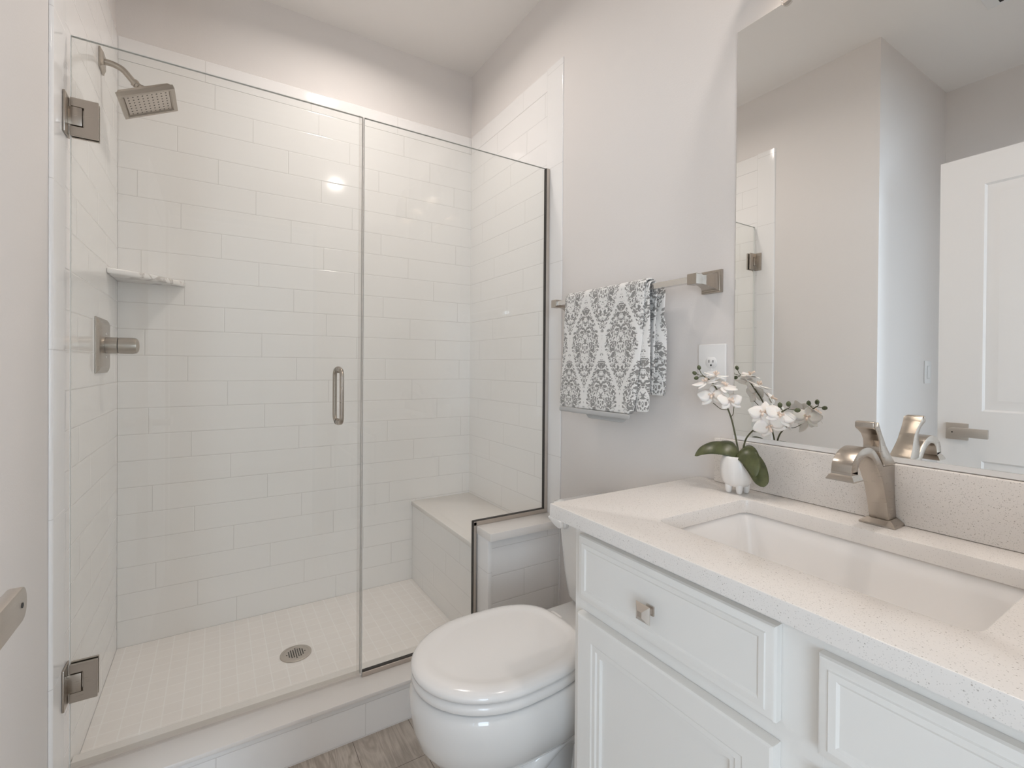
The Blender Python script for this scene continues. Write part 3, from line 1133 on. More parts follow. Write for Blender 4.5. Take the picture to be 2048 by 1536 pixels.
d1 = obj('drawer', drawer_front(0.361, 0.785, 0.6762, 0.8126), M['cab'], vc, 25)
knob(0.583, 0.7385, d1)
d2 = obj('drawer', drawer_front(VR + 0.022, 0.3070, 0.6730, 0.8040), M['cab'], vc, 25)
knob(0.105, 0.7385, d2)
obj('door', panel_door(0.361, 0.786, 0.118, 0.6460), M['cab'], vc, 25)
obj('door', panel_door(VR + 0.022, 0.3070, 0.118, 0.6460), M['cab'], vc, 25)

# ------------------------------------------------------------------ countertop, splash, sink
b_ = bm_new()
SK = (0.7530, 1.0545, 0.1765, 0.6520)
inner = rrect(*SK, 0.022, 8)
outer = [(CX, YF + 0.001), (R - 0.001, YF + 0.001), (R - 0.001, CL), (CX, CL)]
vo = [b_.verts.new((x, y, CZ)) for x, y in outer]
vi = [b_.verts.new((x, y, CZ)) for x, y in inner]
eds = [b_.edges.new((vo[i], vo[(i + 1) % 4])) for i in range(4)] + [b_.edges.new((vi[i], vi[(i + 1) % len(vi)])) for i in range(len(vi))]
bmesh.ops.triangle_fill(b_, use_beauty=True, use_dissolve=False, edges=eds)
ret = bmesh.ops.extrude_face_region(b_, geom=list(b_.faces))
bmesh.ops.translate(b_, verts=[v for v in ret['geom'] if isinstance(v, bmesh.types.BMVert)], vec=(0, 0, -0.030))
bmesh.ops.recalc_face_normals(b_, faces=b_.faces)
rim = [e for e in b_.edges if all(abs(v.co.z - CZ) < 1e-5 for v in e.verts) and len(e.link_faces) == 2 and abs(e.link_faces[0].normal.z - e.link_faces[1].normal.z) > 0.5]
bmesh.ops.bevel(b_, geom=rim, offset=0.0025, segments=2, profile=0.5, affect='EDGES')
tag(obj('countertop', b_, M['quartz'], None, 30), 'speckled white quartz counter slab on the vanity', 'countertop')
tag(obj('backsplash', bx(1.1455, R + 0.003, YF + 0.002, 0.7985, CZ + 0.0005, 0.9830, 0.002), M['quartz'], None, 30), 'speckled white quartz splash strip under the mirror', 'backsplash')

sk = thing('sink', 'white rectangular undermount sink in the speckled counter', 'sink', (0.9, 0.414, 0.70))
b_ = bm_new()
zt = CZ - 0.0306


def rr(o_, r, z):
    return [(x, y, z) for x, y in rrect(SK[0] + o_, SK[1] - o_, SK[2] + o_, SK[3] - o_, r, 6)]


rings = [rr(-0.024, 0.03, zt - 0.012), rr(-0.024, 0.03, zt), rr(-0.006, 0.024, zt), rr(-0.002, 0.026, zt - 0.006), rr(0.004, 0.03, zt - 0.03), rr(0.014, 0.036, zt - 0.085), rr(0.026, 0.045, zt - 0.115), rr(0.050, 0.055, zt - 0.132), rr(0.085, 0.06, zt - 0.138), rr(0.125, 0.025, zt - 0.140)]
loft(b_, rings, cap=False)
f_ = b_.verts[:]
b_.verts.ensure_lookup_table()
n_ = len(rings[0])
b_.faces.new([b_.verts[len(rings) * n_ - n_ + i] for i in range(n_)])
# outer shell of the bowl
orings = [rr(-0.024, 0.03, zt - 0.012), rr(-0.010, 0.03, zt - 0.014), rr(0.002, 0.04, zt - 0.10), rr(0.04, 0.06, zt - 0.146), rr(0.12, 0.03, zt - 0.152)]
loft(b_, orings, cap=False)
obj('basin', b_, M['basin'], sk, 60)
b_ = bm_new()
lathe(b_, [(0.031, 0.001), (0.031, 0.004), (0.026, 0.0055), (0.018, 0.004), (0.002, 0.004)], (0.905, 0.414, zt - 0.1398), 'Z', 28)
obj('drain_flange', b_, M['nickel'], sk)

# ------------------------------------------------------------------ faucet
fa = thing('faucet', 'brushed nickel sink faucet with arched flat spout and top lever', 'faucet', (1.133, 0.410, CZ))
b_ = bm_new()
rings = []
for z, x0, x1, y0, y1 in ((0.8656, 1.098, 1.144, 0.377, 0.437), (0.8690, 1.098, 1.144, 0.377, 0.437), (0.8755, 1.106, 1.1435, 0.3845, 0.4295), (0.8785, 1.108, 1.1430, 0.388, 0.426)):
    rings.append([(x0, y0, z), (x1, y0, z), (x1, y1, z), (x0, y1, z)])
loft(b_, rings)
obj('base', b_, M['nickel'], fa, 20)
# body and spout: one profile in the x-z plane, swept across y
inn = [(1.106, 0.8785), (1.098, 0.906), (1.083, 0.945), (1.070, 0.966), (1.054, 0.986), (1.034, 1.0035), (1.013, 1.0115), (0.995, 1.010), (0.983, 1.003), (0.976, 0.992), (0.974, 0.981)]
out_ = [(0.949, 0.987), (0.951, 1.001), (0.960, 1.012), (0.975, 1.0215), (0.999, 1.0285), (1.026, 1.0265), (1.046, 1.0175), (1.064, 1.003), (1.080, 0.9865), (1.132, 0.984), (1.133, 0.945), (1.136, 0.907), (1.1425, 0.8785)]
inn = smooth_path([(x, 0, z) for x, z in inn], 3)
out2 = smooth_path([(x, 0, z) for x, z in out_[:9]], 3) + [Vector((x, 0, z)) for x, z in out_[9:]]
poly = [(p.x, p.z) for p in inn] + [(p.x, p.z) for p in out2]
YA, YB = 0.3895, 0.4225
b_ = bm_new()
prism(b_, poly, 'Y', YA, YB, 0.0012, 2)
obj('spout', b_, M['nickel'], fa, 40)
b_ = bm_new()
rings = []
for z, o_ in ((0.988, 0.0), (0.983, 0.0), (0.980, 0.003), (0.974, 0.006), (0.972, 0.006)):
    rings.append([(0.9495 - o_, YA - o_, z), (0.9745 + o_, YA - o_, z), (0.9745 + o_, YB + o_, z), (0.9495 - o_, YB + o_, z)])
loft(b_, rings)
obj('spout_tip', b_, M['nickel'], fa, 20)
# lever: a waisted blade leaning back over the body, flaring to a square thumb piece
b_ = bm_new()
lev = [((1.079, 0.9875), (1.131, 0.9855), 0.0185), ((1.080, 0.990), (1.124, 0.9935), 0.0180), ((1.071, 1.003), (1.112, 1.006), 0.0165), ((1.068, 1.014), (1.104, 1.016), 0.0150),
       ((1.070, 1.024), (1.097, 1.026), 0.0138), ((1.068, 1.036), (1.089, 1.038), 0.0135), ((1.060, 1.048), (1.078, 1.050), 0.0140), ((1.049, 1.056), (1.066, 1.062), 0.0155), ((1.043, 1.0590), (1.058, 1.072), 0.0165)]
yc_ = (YA + YB) / 2
rings = []
for (xa, za), (xb, zb), hw in lev:
    rings.append([(xa, yc_ - hw, za), (xb, yc_ - hw, zb), (xb, yc_ + hw, zb), (xa, yc_ + hw, za)])
loft(b_, rings)
bmesh.ops.bevel(b_, geom=list(b_.edges), offset=0.0012, segments=2, profile=0.5, affect='EDGES')
lvr = obj('lever', b_, M['nickel'], fa, 40)
b_ = bm_new()
box(b_, 1.0385, 1.0520, yc_ - 0.0165, yc_ + 0.0165, 1.0590, 1.0735, 0.0035, 3)
obj('thumb_piece', b_, M['nickel'], lvr, 40)

# ------------------------------------------------------------------ mirror
mr = thing('wall_mirror', 'large frameless rectangular mirror on the wall above the counter', 'mirror', (R, 0.32, 0.993))
obj('mirror_glass', bx(R - 0.0015, R + 0.0030, YF + 0.003, 0.7530, 0.9930, 2.0590), M['mirror'], mr, 0)
b_ = bm_new()
box(b_, R - 0.0042, R - 0.0030, YF + 0.003, 0.7530, 0.9845, 0.9950)
obj('bottom_channel', b_, M['plate'], mr, 0)
b_ = bm_new()
lathe(b_, [(0.013, -0.0018), (0.013, -0.007), (0.006, -0.010), (0.002, -0.010)], (R, 0.625, 2.062), 'X', 20)
obj('clip', b_, M['clip'], mr, label='clear plastic mirror clip')

# ------------------------------------------------------------------ towel bar and towel
tb = thing('towel_bar', 'square polished towel bar on two nickel posts above the toilet', 'towel bar', (R, 1.13, 1.41))
BARX, BARZ, BH = 1.090, 1.4105, 0.0084
obj('bar', bx(BARX - BH, BARX + BH, 0.838, 1.419, BARZ - BH, BARZ + BH, 0.0008), M['steel'], tb, 20)


def bar_post(yc):
    b = bm_new()
    rings = []
    for x, h in ((R + 0.0034, 0.031), (R - 0.005, 0.031), (R - 0.0055, 0.0275), (R - 0.010, 0.0270), (R - 0.0105, 0.0235), (R - 0.016, 0.0225), (R - 0.026, 0.0175), (R - 0.042, 0.0135), (R - 0.058, 0.0120), (BARX + 0.0145, 0.0120)):
        rings.append([(x, yc - h, BARZ - h), (x, yc + h, BARZ - h), (x, yc + h, BARZ + h), (x, yc - h, BARZ + h)])
    loft(b, rings)
    box(b, BARX - 0.0145, BARX + 0.014, yc - 0.0145, yc + 0.0145, BARZ - 0.0145, BARZ + 0.0145, 0.0015)
    return obj('post', b, M['nickel'], tb, 20)


bar_post(0.8225)
bar_post(1.4350)


def drape(rows, nx=26, fold=None, ripple=0.002, seed=0):
    """rows: list of (x, z, y_left, y_right); cloth sheet with UVs in metres"""
    rnd = random.Random(seed)
    ph = [rnd.uniform(0, 6.28) for _ in range(4)]
    b = bmesh.new()
    uvl = b.loops.layers.uv.new('UVMap')
    grid = []
    s = 0.0
    prev = None
    for i, (x, z, yl, yr) in enumerate(rows):
        if prev is not None:
            s += math.hypot(x - prev[0], z - prev[1])
        prev = (x, z)
        line = []
        for j in range(nx + 1):
            t_ = j / nx
            y = yl + (yr - yl) * t_
            dx = ripple * (sin(9 * t_ + ph[0]) * 0.6 + sin(17 * t_ + ph[1] + z * 9) * 0.4) * min(1.0, max(0.0, (BARZ + 0.01 - z) / 0.12))
            if fold and t_ > fold[0]:
                k = (t_ - fold[0]) / (1 - fold[0])
                dx += fold[1] * k * (1 if i < len(rows) / 2 else -1) * min(1.0, max(0.0, (BARZ - 0.02 - z) / 0.12))
            v = b.verts.new((x + dx, y, z + rnd.uniform(-0.0004, 0.0004)))
            line.append((v, (1.386 - y, s)))
        grid.append(line)
    for r0, r1 in zip(grid, grid[1:]):
        for j in range(nx):
            quad = (r0[j], r0[j + 1], r1[j + 1], r1[j])
            f = b.faces.new([q_[0] for q_ in quad])
            for lp, q_ in zip(f.loops, quad):
                lp[uvl].uv = q_[1]
    return b


def lerp(a, c, t_):
    return a + (c - a) * t_


tw = thing('bath_towel', 'grey and white damask towel folded over the towel bar', 'towel', (BARX, 1.17, 1.03))


def solid(o, th):
    md = o.modifiers.new('thickness', 'SOLIDIFY')
    md.thickness = th
    md.offset = 0.0
    sm = o.modifiers.new('soft', 'SUBSURF')
    sm.levels = 1
    sm.render_levels = 1
    return o


# outer layer: front drop, over the bar, short back drop
rows = []
for k in range(19):
    t_ = k / 18
    z = lerp(1.030, 1.4150, t_)
    rows.append((lerp(1.058, 1.0660, t_), z, lerp(1.372, 1.350, t_), lerp(1.014, 0.974, min(1, t_ ** 0.75))))
for k in range(1, 10):
    a = radians(180 - 180 * k / 10)
    rows.append((BARX + 0.0240 * cos(a), 1.4150 + 0.0215 * sin(a), 1.350, 0.972))
for k in range(9):
    t_ = k / 8
    rows.append((lerp(1.1140, 1.1190, t_), lerp(1.4150, 1.14, t_), lerp(1.350, 1.360, t_), 0.972))
fr = obj('outer_fold', drape(rows, 30, (0.955, 0.009), 0.0030, 3), M['towel'], tw, 60, recalc=False)
solid(fr, 0.0055)
# inner layer: pressed on the bar, long front drop that peeks out on the right, back drop to the wall
rows = []
for k in range(17):
    t_ = k / 16
    z = lerp(1.038, 1.4120, t_)
    rows.append((lerp(1.0710, 1.0738, t_), z, 1.345, lerp(0.966, 0.963, t_)))
for k in range(1, 8):
    a = radians(180 - 180 * k / 8)
    rows.append((BARX + 0.0162 * cos(a), 1.4120 + 0.0155 * sin(a), 1.345, 0.963))
for k in range(13):
    t_ = k / 12
    rows.append((lerp(1.1062, 1.1075, t_), lerp(1.4120, 1.088, t_), 1.345, lerp(0.963, 0.972, t_)))
inr = obj('inner_fold', drape(rows, 26, (0.93, 0.008), 0.0022, 8), M['towel'], tw, 60, recalc=False)
solid(inr, 0.0052)
# back fold close to the wall, showing at the right
rows = []
for k in range(15):
    t_ = k / 14
    rows.append((lerp(1.1310, 1.1320, t_), lerp(1.086, 1.414, t_), 1.338, lerp(0.9570, 0.9545, t_)))
for k in range(1, 5):
    a = radians(90 * k / 4)
    rows.append((1.132 - 0.004 * sin(a), 1.414 + 0.010 * sin(a), 1.338, 0.956))
bk = obj('back_fold', drape(rows, 24, (0.93, 0.010), 0.0026, 12), M['towel'], tw, 60, recalc=False)
solid(bk, 0.0060)
b_ = bm_new()
rows = [(1.0575, 1.0130, 1.3735, 1.022), (1.0575, 1.0215, 1.3730, 1.020), (1.0578, 1.0300, 1.3720, 1.018)]
hm = obj('hem', drape(rows, 18, None, 0.0030, 3), M['hem'], tw, 60, label='plain grey hem band', recalc=False)
solid(hm, 0.0035)
rows = [(1.0745, 0.9985, 1.235, 1.070), (1.0745, 1.0100, 1.235, 1.050), (1.0740, 1.0470, 1.300, 1.030)]
hm = obj('hem', drape(rows, 12, None, 0.0015, 5), M['hem'], tw, 60, label='plain grey hem of the inner fold', recalc=False)
solid(hm, 0.0035)

# ------------------------------------------------------------------ power outlet
ol = thing('power_outlet', 'white duplex power outlet plate on the wall beside the mirror', 'outlet', (R, 0.8205, 1.168))
OY, OZ = 0.8205, 1.1680
b_ = bm_new()
box(b_, R - 0.0035, R + 0.0035, OY - 0.0430, OY + 0.0430, OZ - 0.0705, OZ + 0.0705, 0.0028, 3)
obj('cover_plate', b_, M['plate'], ol, 50)
for s in (1, -1):
    zc = OZ + s * 0.0195
    b_ = bm_new()
    poly = []
    for k in range(40):
        a = 2 * pi * k / 40
        poly.append((OY + 0.0175 * cos(a), zc + max(-0.0142, min(0.0142, 0.0172 * sin(a)))))
    prism(b_, poly, 'X', R - 0.0055, R - 0.0036, 0.0005, 1)
    rc = obj('receptacle', b_, M['plate'], ol, 50)
    b_ = bm_new()
    box(b_, R - 0.0058, R - 0.0054, OY + 0.0052, OY + 0.0074, zc - 0.0005, zc + 0.0075)
    box(b_, R - 0.0058, R - 0.0054, OY - 0.0074, OY - 0.0052, zc - 0.0003, zc + 0.0065)
    lathe(b_, [(0.0026, -0.0054), (0.0026, -0.0058)], (R, OY, zc - 0.0075), 'X', 12)
    obj('slots', b_, M['slot'], rc, 0, label='dark plug slots')
b_ = bm_new()
lathe(b_, [(0.0030, -0.0034), (0.0026, -0.0046)], (R, OY, OZ), 'X', 14)
obj('screw', b_, M['plate'], ol)

# ------------------------------------------------------------------ potted orchid
PX, PY = 1.0940, 0.6985
po = thing('potted_orchid', 'white orchid with green leaves in a small footed white pot', 'potted plant', (PX, PY, CZ))
b_ = bm_new()
rings = []
for z, r in ((0.8815, 0.020), (0.8830, 0.0255), (0.893, 0.0335), (0.908, 0.0372), (0.925, 0.0382), (0.940, 0.0368), (0.950, 0.0345), (0.9555, 0.0325), (0.9560, 0.0300), (0.9520, 0.0297), (0.9420, 0.0300)):
    ring = []
    for k in range(48):
        a = 2 * pi * k / 48
        rib = 1 + 0.020 * cos(9 * a + (z - 0.88) * 26)
        ring.append((PX + r * rib * cos(a), PY + r * rib * sin(a), z))
    rings.append(ring)
loft(b_, rings)
pot = obj('pot', b_, M['pot'], po, 60)
for k in range(5):
    a = 2 * pi * k / 5 - 2.30
    fx_, fy_ = PX + 0.0215 * cos(a), PY + 0.0215 * sin(a)
    b_ = bm_new()
    lathe(b_, [(0.0045, 0.0006), (0.0062, 0.003), (0.0078, 0.010), (0.0085, 0.020), (0.0050, 0.026)], (fx_, fy_, CZ), 'Z', 16)
    obj('foot', b_, M['pot'], pot, 60)
b_ = bm_new()
lathe(b_, [(0.0295, 0.0), (0.0285, 0.003), (0.002, 0.0045)], (PX, PY, 0.9435), 'Z', 24)
obj('soil', b_, M['soil'], po)


def leaf(pts, width, roll, nm='leaf', droop=0.35):
    """pts: midrib; thick strap leaf with a shallow keel"""
    mid = smooth_path(pts, 6)
    n = len(mid)
    b = bm_new()
    rows_ = []
    for i, p in enumerate(mid):
        t_ = i / (n - 1)
        wv = width * (sin(pi * min(1.0, (t_ * 0.93 + 0.07)) ** 0.80) ** 0.62)
        d = (mid[min(i + 1, n - 1)] - mid[max(i - 1, 0)]).normalized()
        side = d.cross(Vector((0, 0, 1)))
        if side.length < 0.05:
            side = Vector((1, 0, 0))
        side.normalize()
        up = side.cross(d).normalized()
        c, s = cos(roll), sin(roll)
        sd = side * c + up * s
        u2 = up * c - side * s
        rows_.append([p + sd * (wv * q_) + u2 * (-abs(q_) ** 1.6 * wv * droop) for q_ in (-1, -0.75, -0.4, 0, 0.4, 0.75, 1)])
    loft(b, rows_, cap=False, close=False)
    o_ = obj(nm, b, M['leaf'], po, 60)
    md = o_.modifiers.new('thickness', 'SOLIDIFY')
    md.thickness = 0.0016
    md.offset = 0.0
    return o_


leaf([(1.084, 0.690, 0.957), (1.074, 0.712, 0.972), (1.062, 0.742, 0.973), (1.052, 0.768, 0.962), (1.046, 0.784, 0.945)], 0.0205, 0.75, droop=0.12)
leaf([(1.092, 0.694, 0.958), (1.090, 0.716, 0.980), (1.096, 0.742, 0.984), (1.100, 0.762, 0.974)], 0.016, 0.45)
leaf([(1.082, 0.692, 0.957), (1.078, 0.676, 0.972), (1.070, 0.656, 0.966), (1.062, 0.638, 0.944), (1.058, 0.630, 0.920)], 0.0235, -0.80, droop=0.22)
leaf([(1.090, 0.692, 0.955), (1.088, 0.670, 0.962), (1.082, 0.644, 0.942), (1.074, 0.624, 0.912), (1.070, 0.616, 0.898)], 0.0225, -0.62, droop=0.22)

ST1 = [(1.086, 0.687, 0.950), (1.082, 0.6868, 0.9661), (1.082, 0.6965, 1.0101), (1.082, 0.7076, 1.0497), (1.082, 0.7244, 1.0858), (1.082, 0.7443, 1.1138), (1.081, 0.7647, 1.1386), (1.080, 0.7855, 1.1511)]
ST2 = [(1.090, 0.684, 0.950), (1.090, 0.6802, 0.9725), (1.090, 0.6728, 1.0004), (1.090, 0.6566, 1.0218), (1.090, 0.6359, 1.0384), (1.092, 0.6134, 1.0548), (1.095, 0.594, 1.0704), (1.098, 0.5807, 1.0807)]


def stem(pts, twigs):
    b = bm_new()
    p = smooth_path(pts, 5)
    tube(b, p, [lerp(0.0023, 0.0015, i / (len(p) - 1)) for i in range(len(p))], 8)
    for tw_ in twigs:
        tube(b, smooth_path(tw_, 4), 0.0009, 6)
    return obj('stem', b, M['stem'], po, 60)


def bud(p, d):
    d = Vector(d).normalized()
    b = bm_new()
    p = Vector(p)
    prof = [(-0.0065, 0.0012), (-0.004, 0.0042), (0.0, 0.0052), (0.004, 0.0040), (0.0065, 0.0010)]
    tube(b, [p + d * h for h, _ in prof], [r for _, r in prof], 12)
    return obj('bud', b, M['bud'], po, 60)


def petal_pts(length, width, cup, n=7):
    rows_ = []
    for i in range(n + 1):
        t_ = i / n
        wv = width * (sin(pi * (0.06 + 0.94 * t_) ** 0.85) ** 0.75) if t_ < 1 else width * 0.12
        r = []
        for q_ in (-1, -0.5, 0, 0.5, 1):
            r.append(Vector((q_ * wv, 0.003 + t_ * length, cup * t_ * t_ - 0.12 * wv * q_ * q_)))
        rows_.append(r)
    return rows_


def flower(p, n, up, size=0.030):
    """moth orchid bloom facing along n: two broad petals, three narrower sepals, a small lip"""
    n = Vector(n).normalized()
    up = Vector(up)
    up = (up - n * up.dot(n)).normalized()
    rt = up.cross(n).normalized()
    p = Vector(p)
    root = None
    b = bm_new()
    for ang, ln, wd, cup in ((90, 0.95, 0.36, -0.10), (215, 0.95, 0.34, -0.14), (325, 0.95, 0.34, -0.14)):
        a = radians(ang)
        ax = rt * cos(a) + up * sin(a)
        sd = rt * -sin(a) + up * cos(a)
        rows_ = [[p + sd * q_.x + ax * q_.y + n * (q_.z - 0.0006) for q_ in r] for r in petal_pts(size * ln, size * wd, size * cup)]
        loft(b, rows_, cap=False, close=False)
    for ang in (12, 168):
        a = radians(ang)
        ax = rt * cos(a) + up * sin(a)
        sd = rt * -sin(a) + up * cos(a)
        rows_ = [[p + sd * q_.x + ax * q_.y + n * (q_.z + 0.0010) for q_ in r] for r in petal_pts(size * 1.05, size * 0.56, size * 0.10)]
        loft(b, rows_, cap=False, close=False)
    fl = obj('flower', b, M['petal'], po, 70)
    md = fl.modifiers.new('thickness', 'SOLIDIFY')
    md.thickness = 0.0009
    md.offset = 0.0
    b = bm_new()
    c0 = p + n * 0.001
    tube(b, [c0, c0 + n * 0.004 + up * 0.001, c0 + n * 0.007 + up * 0.0005], [0.0022, 0.0030, 0.0014], 10)
    for s in (-1, 1):
        tube(b, [c0 + n * 0.002 + rt * s * 0.002, c0 + n * 0.006 + rt * s * 0.006 + up * 0.001, c0 + n * 0.009 + rt * s * 0.0045 + up * 0.004], [0.0012, 0.0025, 0.0010], 8)
    tube(b, [c0 + n * 0.002 - up * 0.001, c0 + n * 0.007 - up * 0.005, c0 + n * 0.010 - up * 0.010, c0 + n * 0.007 - up * 0.013], [0.0015, 0.0030, 0.0026, 0.0008], 8)
    obj('lip', b, M['lip'], fl, 60, label='pale orange lip')
    return fl


stem(ST1, [[(1.081, 0.7855, 1.1511), (1.080, 0.7940, 1.160), (1.080, 0.7994, 1.1733)], [(1.080, 0.7855, 1.1511), (1.080, 0.800, 1.154), (1.080, 0.8132, 1.1586)],
           [(1.080, 0.7855, 1.1511), (1.078, 0.796, 1.1485), (1.077, 0.8053, 1.1454)], [(1.082, 0.716, 1.068), (1.078, 0.733, 1.069), (1.074, 0.752, 1.083)],
           [(1.082, 0.708, 1.051), (1.079, 0.7, 1.060), (1.076, 0.696, 1.078)]])
bud((1.080, 0.7994, 1.1733), (0.1, 0.4, 1))
bud((1.080, 0.8132, 1.1586), (0, 1, 0.5))
bud((1.077, 0.8053, 1.1454), (0, 1, -0.3))
flower((1.073, 0.7735, 1.1360), (-0.35, 0.10, 0.75), (0.6, 0.75, 0.2), 0.030)
flower((1.088, 0.7550, 1.1530), (0.05, -0.15, 0.95), (0.8, 0.5, 0.1), 0.026)
flower((1.070, 0.7520, 1.1010), (-0.72, -0.25, 0.42), (0.3, 0.3, 1), 0.032)
flower((1.090, 0.7300, 1.1270), (-0.15, -0.30, 0.85), (0.8, -0.4, 0.3), 0.032)
flower((1.074, 0.7060, 1.0920), (-0.30, -0.70, 0.55), (0.1, 0.4, 1), 0.030)
stem(ST2, [[(1.098, 0.5807, 1.0807), (1.100, 0.575, 1.085), (1.100, 0.5783, 1.0900)], [(1.096, 0.588, 1.075), (1.098, 0.594, 1.081), (1.100, 0.5974, 1.0860)],
           [(1.098, 0.5807, 1.0807), (1.101, 0.572, 1.080), (1.103, 0.5600, 1.0790)], [(1.090, 0.6566, 1.0218), (1.084, 0.640, 1.022), (1.080, 0.624, 1.032)],
           [(1.092, 0.632, 1.041), (1.098, 0.615, 1.043), (1.105, 0.600, 1.050)]])
bud((1.100, 0.5974, 1.0880), (0, 0.1, 1))
bud((1.100, 0.5783, 1.0920), (0, -0.1, 1))
bud((1.103, 0.5600, 1.0790), (0.2, -1, 0.2))
flower((1.080, 0.6230, 1.0680), (-0.78, -0.15, 0.45), (0.4, 0.2, 1), 0.031)
flower((1.086, 0.5900, 1.0650), (-0.45, -0.55, 0.55), (0.2, -0.3, 1), 0.029)
flower((1.078, 0.6080, 1.0400), (-0.70, -0.30, -0.20), (0.2, 0.5, 0.9), 0.032)
flower((1.112, 0.5950, 1.0540), (0.65, -0.35, 0.35), (0.1, -0.2, 1), 0.028)

# ------------------------------------------------------------------ the open door
DXF = -0.2430                       # face towards the mirror
D0, D1, DTOP = -0.030, 0.7400, 2.032
b_ = bm_new()


def door_slab(b, xf, xb, y0, y1, z0, z1, panels):
    """moulded slab: core plus raised stiles and rails leaving sunk panels with a raised field, both faces"""
    box(b, xb + 0.008, xf - 0.008, y0, y1, z0, z1)
    ys = [y0, panels[0][0], panels[0][1], y1]
    for s, xo, xi in ((1, xf, xf - 0.0082), (-1, xb, xb + 0.0082)):
        a0, a1 = min(xo, xi), max(xo, xi)
        box(b, a0, a1, y0, ys[1], z0, z1)
        box(b, a0, a1, ys[2], y1, z0, z1)
        zs = z0
        for (pa, pb, za, zb) in panels:
            box(b, a0, a1, ys[1], ys[2], zs, za)
            zs = zb
        box(b, a0, a1, ys[1], ys[2], zs, z1)
        for (pa, pb, za, zb) in panels:
            rings = []
            for d_, o_ in ((0.000, 0.0), (0.0, 0.003), (0.0075, 0.010), (0.0075, 0.022), (0.003, 0.045), (0.003, 0.048)):
                x = xo - s * d_
                rings.append([(x, pa + o_, za + o_), (x, pb - o_, za + o_), (x, pb - o_, zb - o_), (x, pa + o_, zb - o_)])
            loft(b, rings, cap=False)
            b.faces.new([b.verts[len(b.verts) - 4 + i] if False else v for i, v in enumerate(list(b.verts)[-4:])])


door_slab(b_, DXF, DXF - 0.035, D0, D1, 0.012, DTOP, [(D0 + 0.115, D1 - 0.132, 0.235, 0.815), (D0 + 0.115, D1 - 0.132, 1.005, 1.912)])
dd = struct('door_1', b_, M['doorw'], 'white two panel door standing open beside the camera', 25)
b_ = bm_new()
ry, rz = 0.6765, 0.9215
box(b_, DXF + 0.0003, DXF + 0.0085, ry - 0.0345, ry + 0.0345, rz - 0.0335, rz + 0.0335, 0.0012)
hn = obj('door_handle', b_, M['nickel_s'], dd, 30, label='nickel lever handle on a square plate')
b_ = bm_new()
lathe(b_, [(0.0130, 0.0086), (0.0120, 0.0615)], (DXF, 0.6765, 0.9230), 'X', 22)
obj('handle_neck', b_, M['nickel'], hn)
b_ = bm_new()
pl = [(0.5700, 0.9065), (0.5700, 0.9420)]
for k in range(9):
    a = radians(90 - 180 * k / 8)
    pl.append((0.676 + 0.0135 * cos(a), 0.9242 + 0.0178 * sin(a)))
prism(b_, pl, 'X', DXF + 0.0620, DXF + 0.0740, 0.0015, 2)
obj('handle_bar', b_, M['nickel_s'], hn, 30)
b_ = bm_new()
lathe(b_, [(0.0028, 0.0741), (0.0028, 0.0745)], (DXF, 0.6735, 0.9240), 'X', 14)
obj('release_hole', b_, M['slot'], hn, 30, label='small dark pin hole')
b_ = bm_new()
box(b_, DXF - 0.0290, DXF - 0.0060, D1 - 0.0002, D1 + 0.0012, 0.88, 0.955)
obj('latch_plate', b_, M['nickel_s'], dd, 30)
b_ = bm_new()
ob = [(DXF - 0.035 - 0.0085, DXF - 0.0353)]
box(b_, DXF - 0.0435, DXF - 0.0353, ry - 0.0345, ry + 0.0345, rz - 0.0335, rz + 0.0335, 0.0012)
hn2 = obj('door_handle', b_, M['nickel_s'], dd, 30)
b_ = bm_new()
lathe(b_, [(0.0120, -0.0436), (0.0120, -0.0850)], (DXF, 0.694, 0.9240), 'X', 22)
prism(b_, pl, 'X', DXF - 0.0975, DXF - 0.0855, 0.0015, 2)
obj('handle_bar', b_, M['nickel_s'], hn2, 30)
for hz in (0.25, 1.05, 1.80):
    b_ = bm_new()
    lathe(b_, [(0.006, -0.045), (0.006, 0.045)], (DXF + 0.003, D0 - 0.004, hz), 'Z', 12)
    obj('hinge', b_, M['nickel_s'], dd)

# ------------------------------------------------------------------ light switch and fan, seen in the mirror
ls = thing('light_switch', 'white rocker light switch on the bluish return wall, seen in the mirror', 'switch', (-0.945, EY, 1.158))
b_ = bm_new()
box(b_, -0.945 - 0.0445, -0.945 + 0.0445, EY - 0.0060, EY - 0.0004, 1.158 - 0.0610, 1.158 + 0.0610, 0.002, 2)
obj('cover_plate', b_, M['plate'], ls, 40)
b_ = bm_new()
prism(b_, [(EY - 0.0062, 1.158 - 0.033), (EY - 0.0075, 1.158 - 0.033), (EY - 0.0105, 1.158 + 0.033), (EY - 0.0062, 1.158 + 0.033)], 'X', -0.945 - 0.0165, -0.945 + 0.0165, 0.0006, 1)
obj('rocker', b_, M['plate'], ls, 40)
b_ = bm_new()
box(b_, -0.945 - 0.0178, -0.945 + 0.0178, EY - 0.0066, EY - 0.0061, 1.158 - 0.0345, 1.158 + 0.0345)
obj('rocker_gap', b_, mat_plain('switch_gap', (0.45, 0.45, 0.45), 0.6), ls, 0)

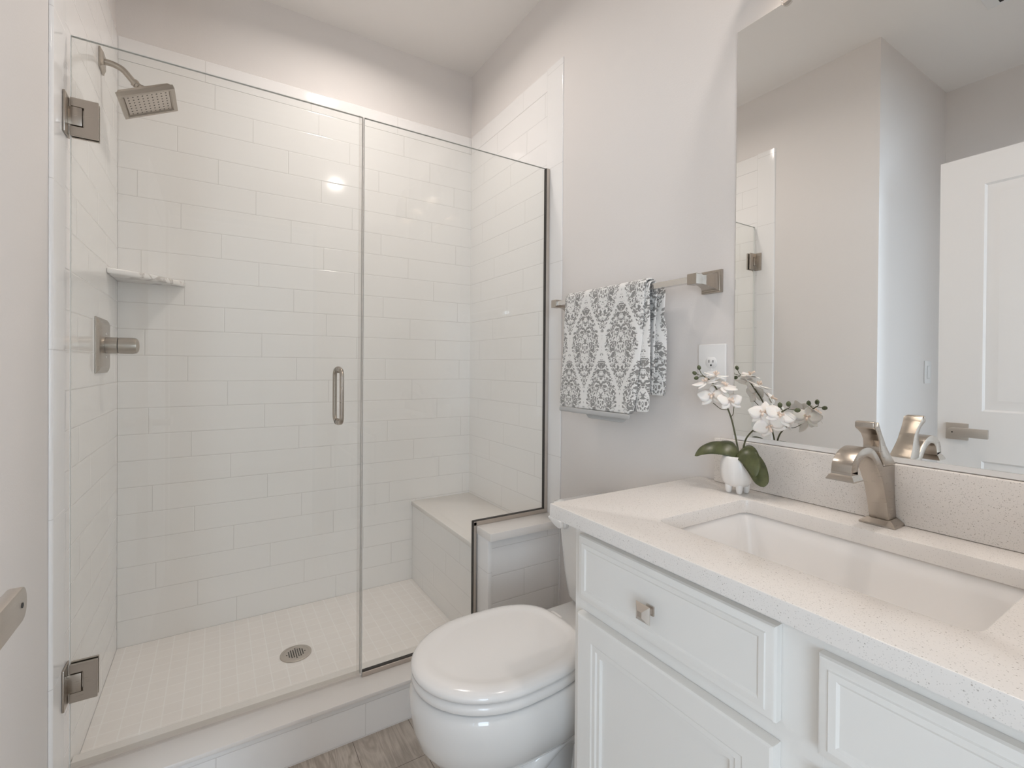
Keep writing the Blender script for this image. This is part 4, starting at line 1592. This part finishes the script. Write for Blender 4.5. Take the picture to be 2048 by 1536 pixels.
fn = thing('ceiling_fan_grille', 'square white exhaust fan grille on the ceiling, seen at the mirror top', 'fan grille', (-0.365, 0.522, HC))
b_ = bm_new()
fx0_, fx1_, fy0_, fy1_ = -0.51, -0.22, 0.377, 0.667
rings = []
for z, o_ in ((HC - 0.0006, 0.0), (HC - 0.010, 0.004), (HC - 0.022, 0.030), (HC - 0.024, 0.036)):
    rings.append([(fx0_ + o_, fy0_ + o_, z), (fx1_ - o_, fy0_ + o_, z), (fx1_ - o_, fy1_ - o_, z), (fx0_ + o_, fy1_ - o_, z)])
loft(b_, rings)
obj('grille_body', b_, M['plate'], fn, 20)
b_ = bm_new()
for k in range(7):
    y = fy0_ + 0.06 + k * 0.028
    box(b_, fx0_ + 0.05, fx1_ - 0.05, y, y + 0.012, HC - 0.0250, HC - 0.0241)
obj('slots', b_, M['slot'], fn, 0)

# ------------------------------------------------------------------ lamps of the room (above the picture)
vl = thing('vanity_light', 'three-shade vanity light bar on the wall above the mirror', 'wall light', (R, 0.36, 2.34))
obj('back_plate', bx(R - 0.020, R + 0.0035, 0.06, 0.66, 2.31, 2.40, 0.004), M['nickel'], vl, 20)
for yy in (0.13, 0.36, 0.59):
    b_ = bm_new()
    tube(b_, smooth_path([(R - 0.0205, yy, 2.355), (R - 0.07, yy, 2.362), (R - 0.10, yy, 2.348), (R - 0.105, yy, 2.325)], 5), 0.008, 12)
    lathe(b_, [(0.024, 0.0), (0.028, -0.012), (0.028, -0.03)], (R - 0.105, yy, 2.330), 'Z', 22)
    a_ = obj('lamp_arm', b_, M['nickel'], vl)
    b_ = bm_new()
    lathe(b_, [(0.030, 0.0), (0.042, -0.012), (0.055, -0.045), (0.062, -0.085), (0.064, -0.165), (0.062, -0.165), (0.060, -0.085), (0.053, -0.045), (0.040, -0.014), (0.004, -0.012)], (R - 0.105, yy, 2.2990), 'Z', 32, cap=False)
    obj('shade', b_, M['nickel'], a_, 60, label='nickel bell shade open at the bottom')
    b_ = bm_new()
    lathe(b_, [(0.020, -0.013), (0.030, -0.040), (0.034, -0.062), (0.028, -0.085), (0.014, -0.096), (0.003, -0.098)], (R - 0.105, yy, 2.2990), 'Z', 24)
    obj('bulb', b_, M['globe'], a_, 60, label='lit bulb')


def can_trim(name, label, x, y):
    t_ = thing(name, label, 'ceiling light', (x, y, HC), 'recessed ceiling lights')
    b = bm_new()
    lathe(b, [(0.075, -0.0004), (0.075, -0.004), (0.056, -0.0055), (0.042, -0.0020)], (x, y, HC), 'Z', 36, cap=False)
    obj('trim_ring', b, M['plate'], t_, 40)
    b = bm_new()
    lathe(b, [(0.041, -0.0006), (0.041, -0.0022), (0.002, -0.0023)], (x, y, HC), 'Z', 30)
    obj('lens', b, M['lens'], t_, 40, label='lit frosted lens')


can_trim('recessed_ceiling_light', 'round recessed ceiling light over the shower', 0.50, 1.78)
can_trim('recessed_ceiling_light', 'round recessed ceiling light in front of the mirror', 0.86, 0.33)
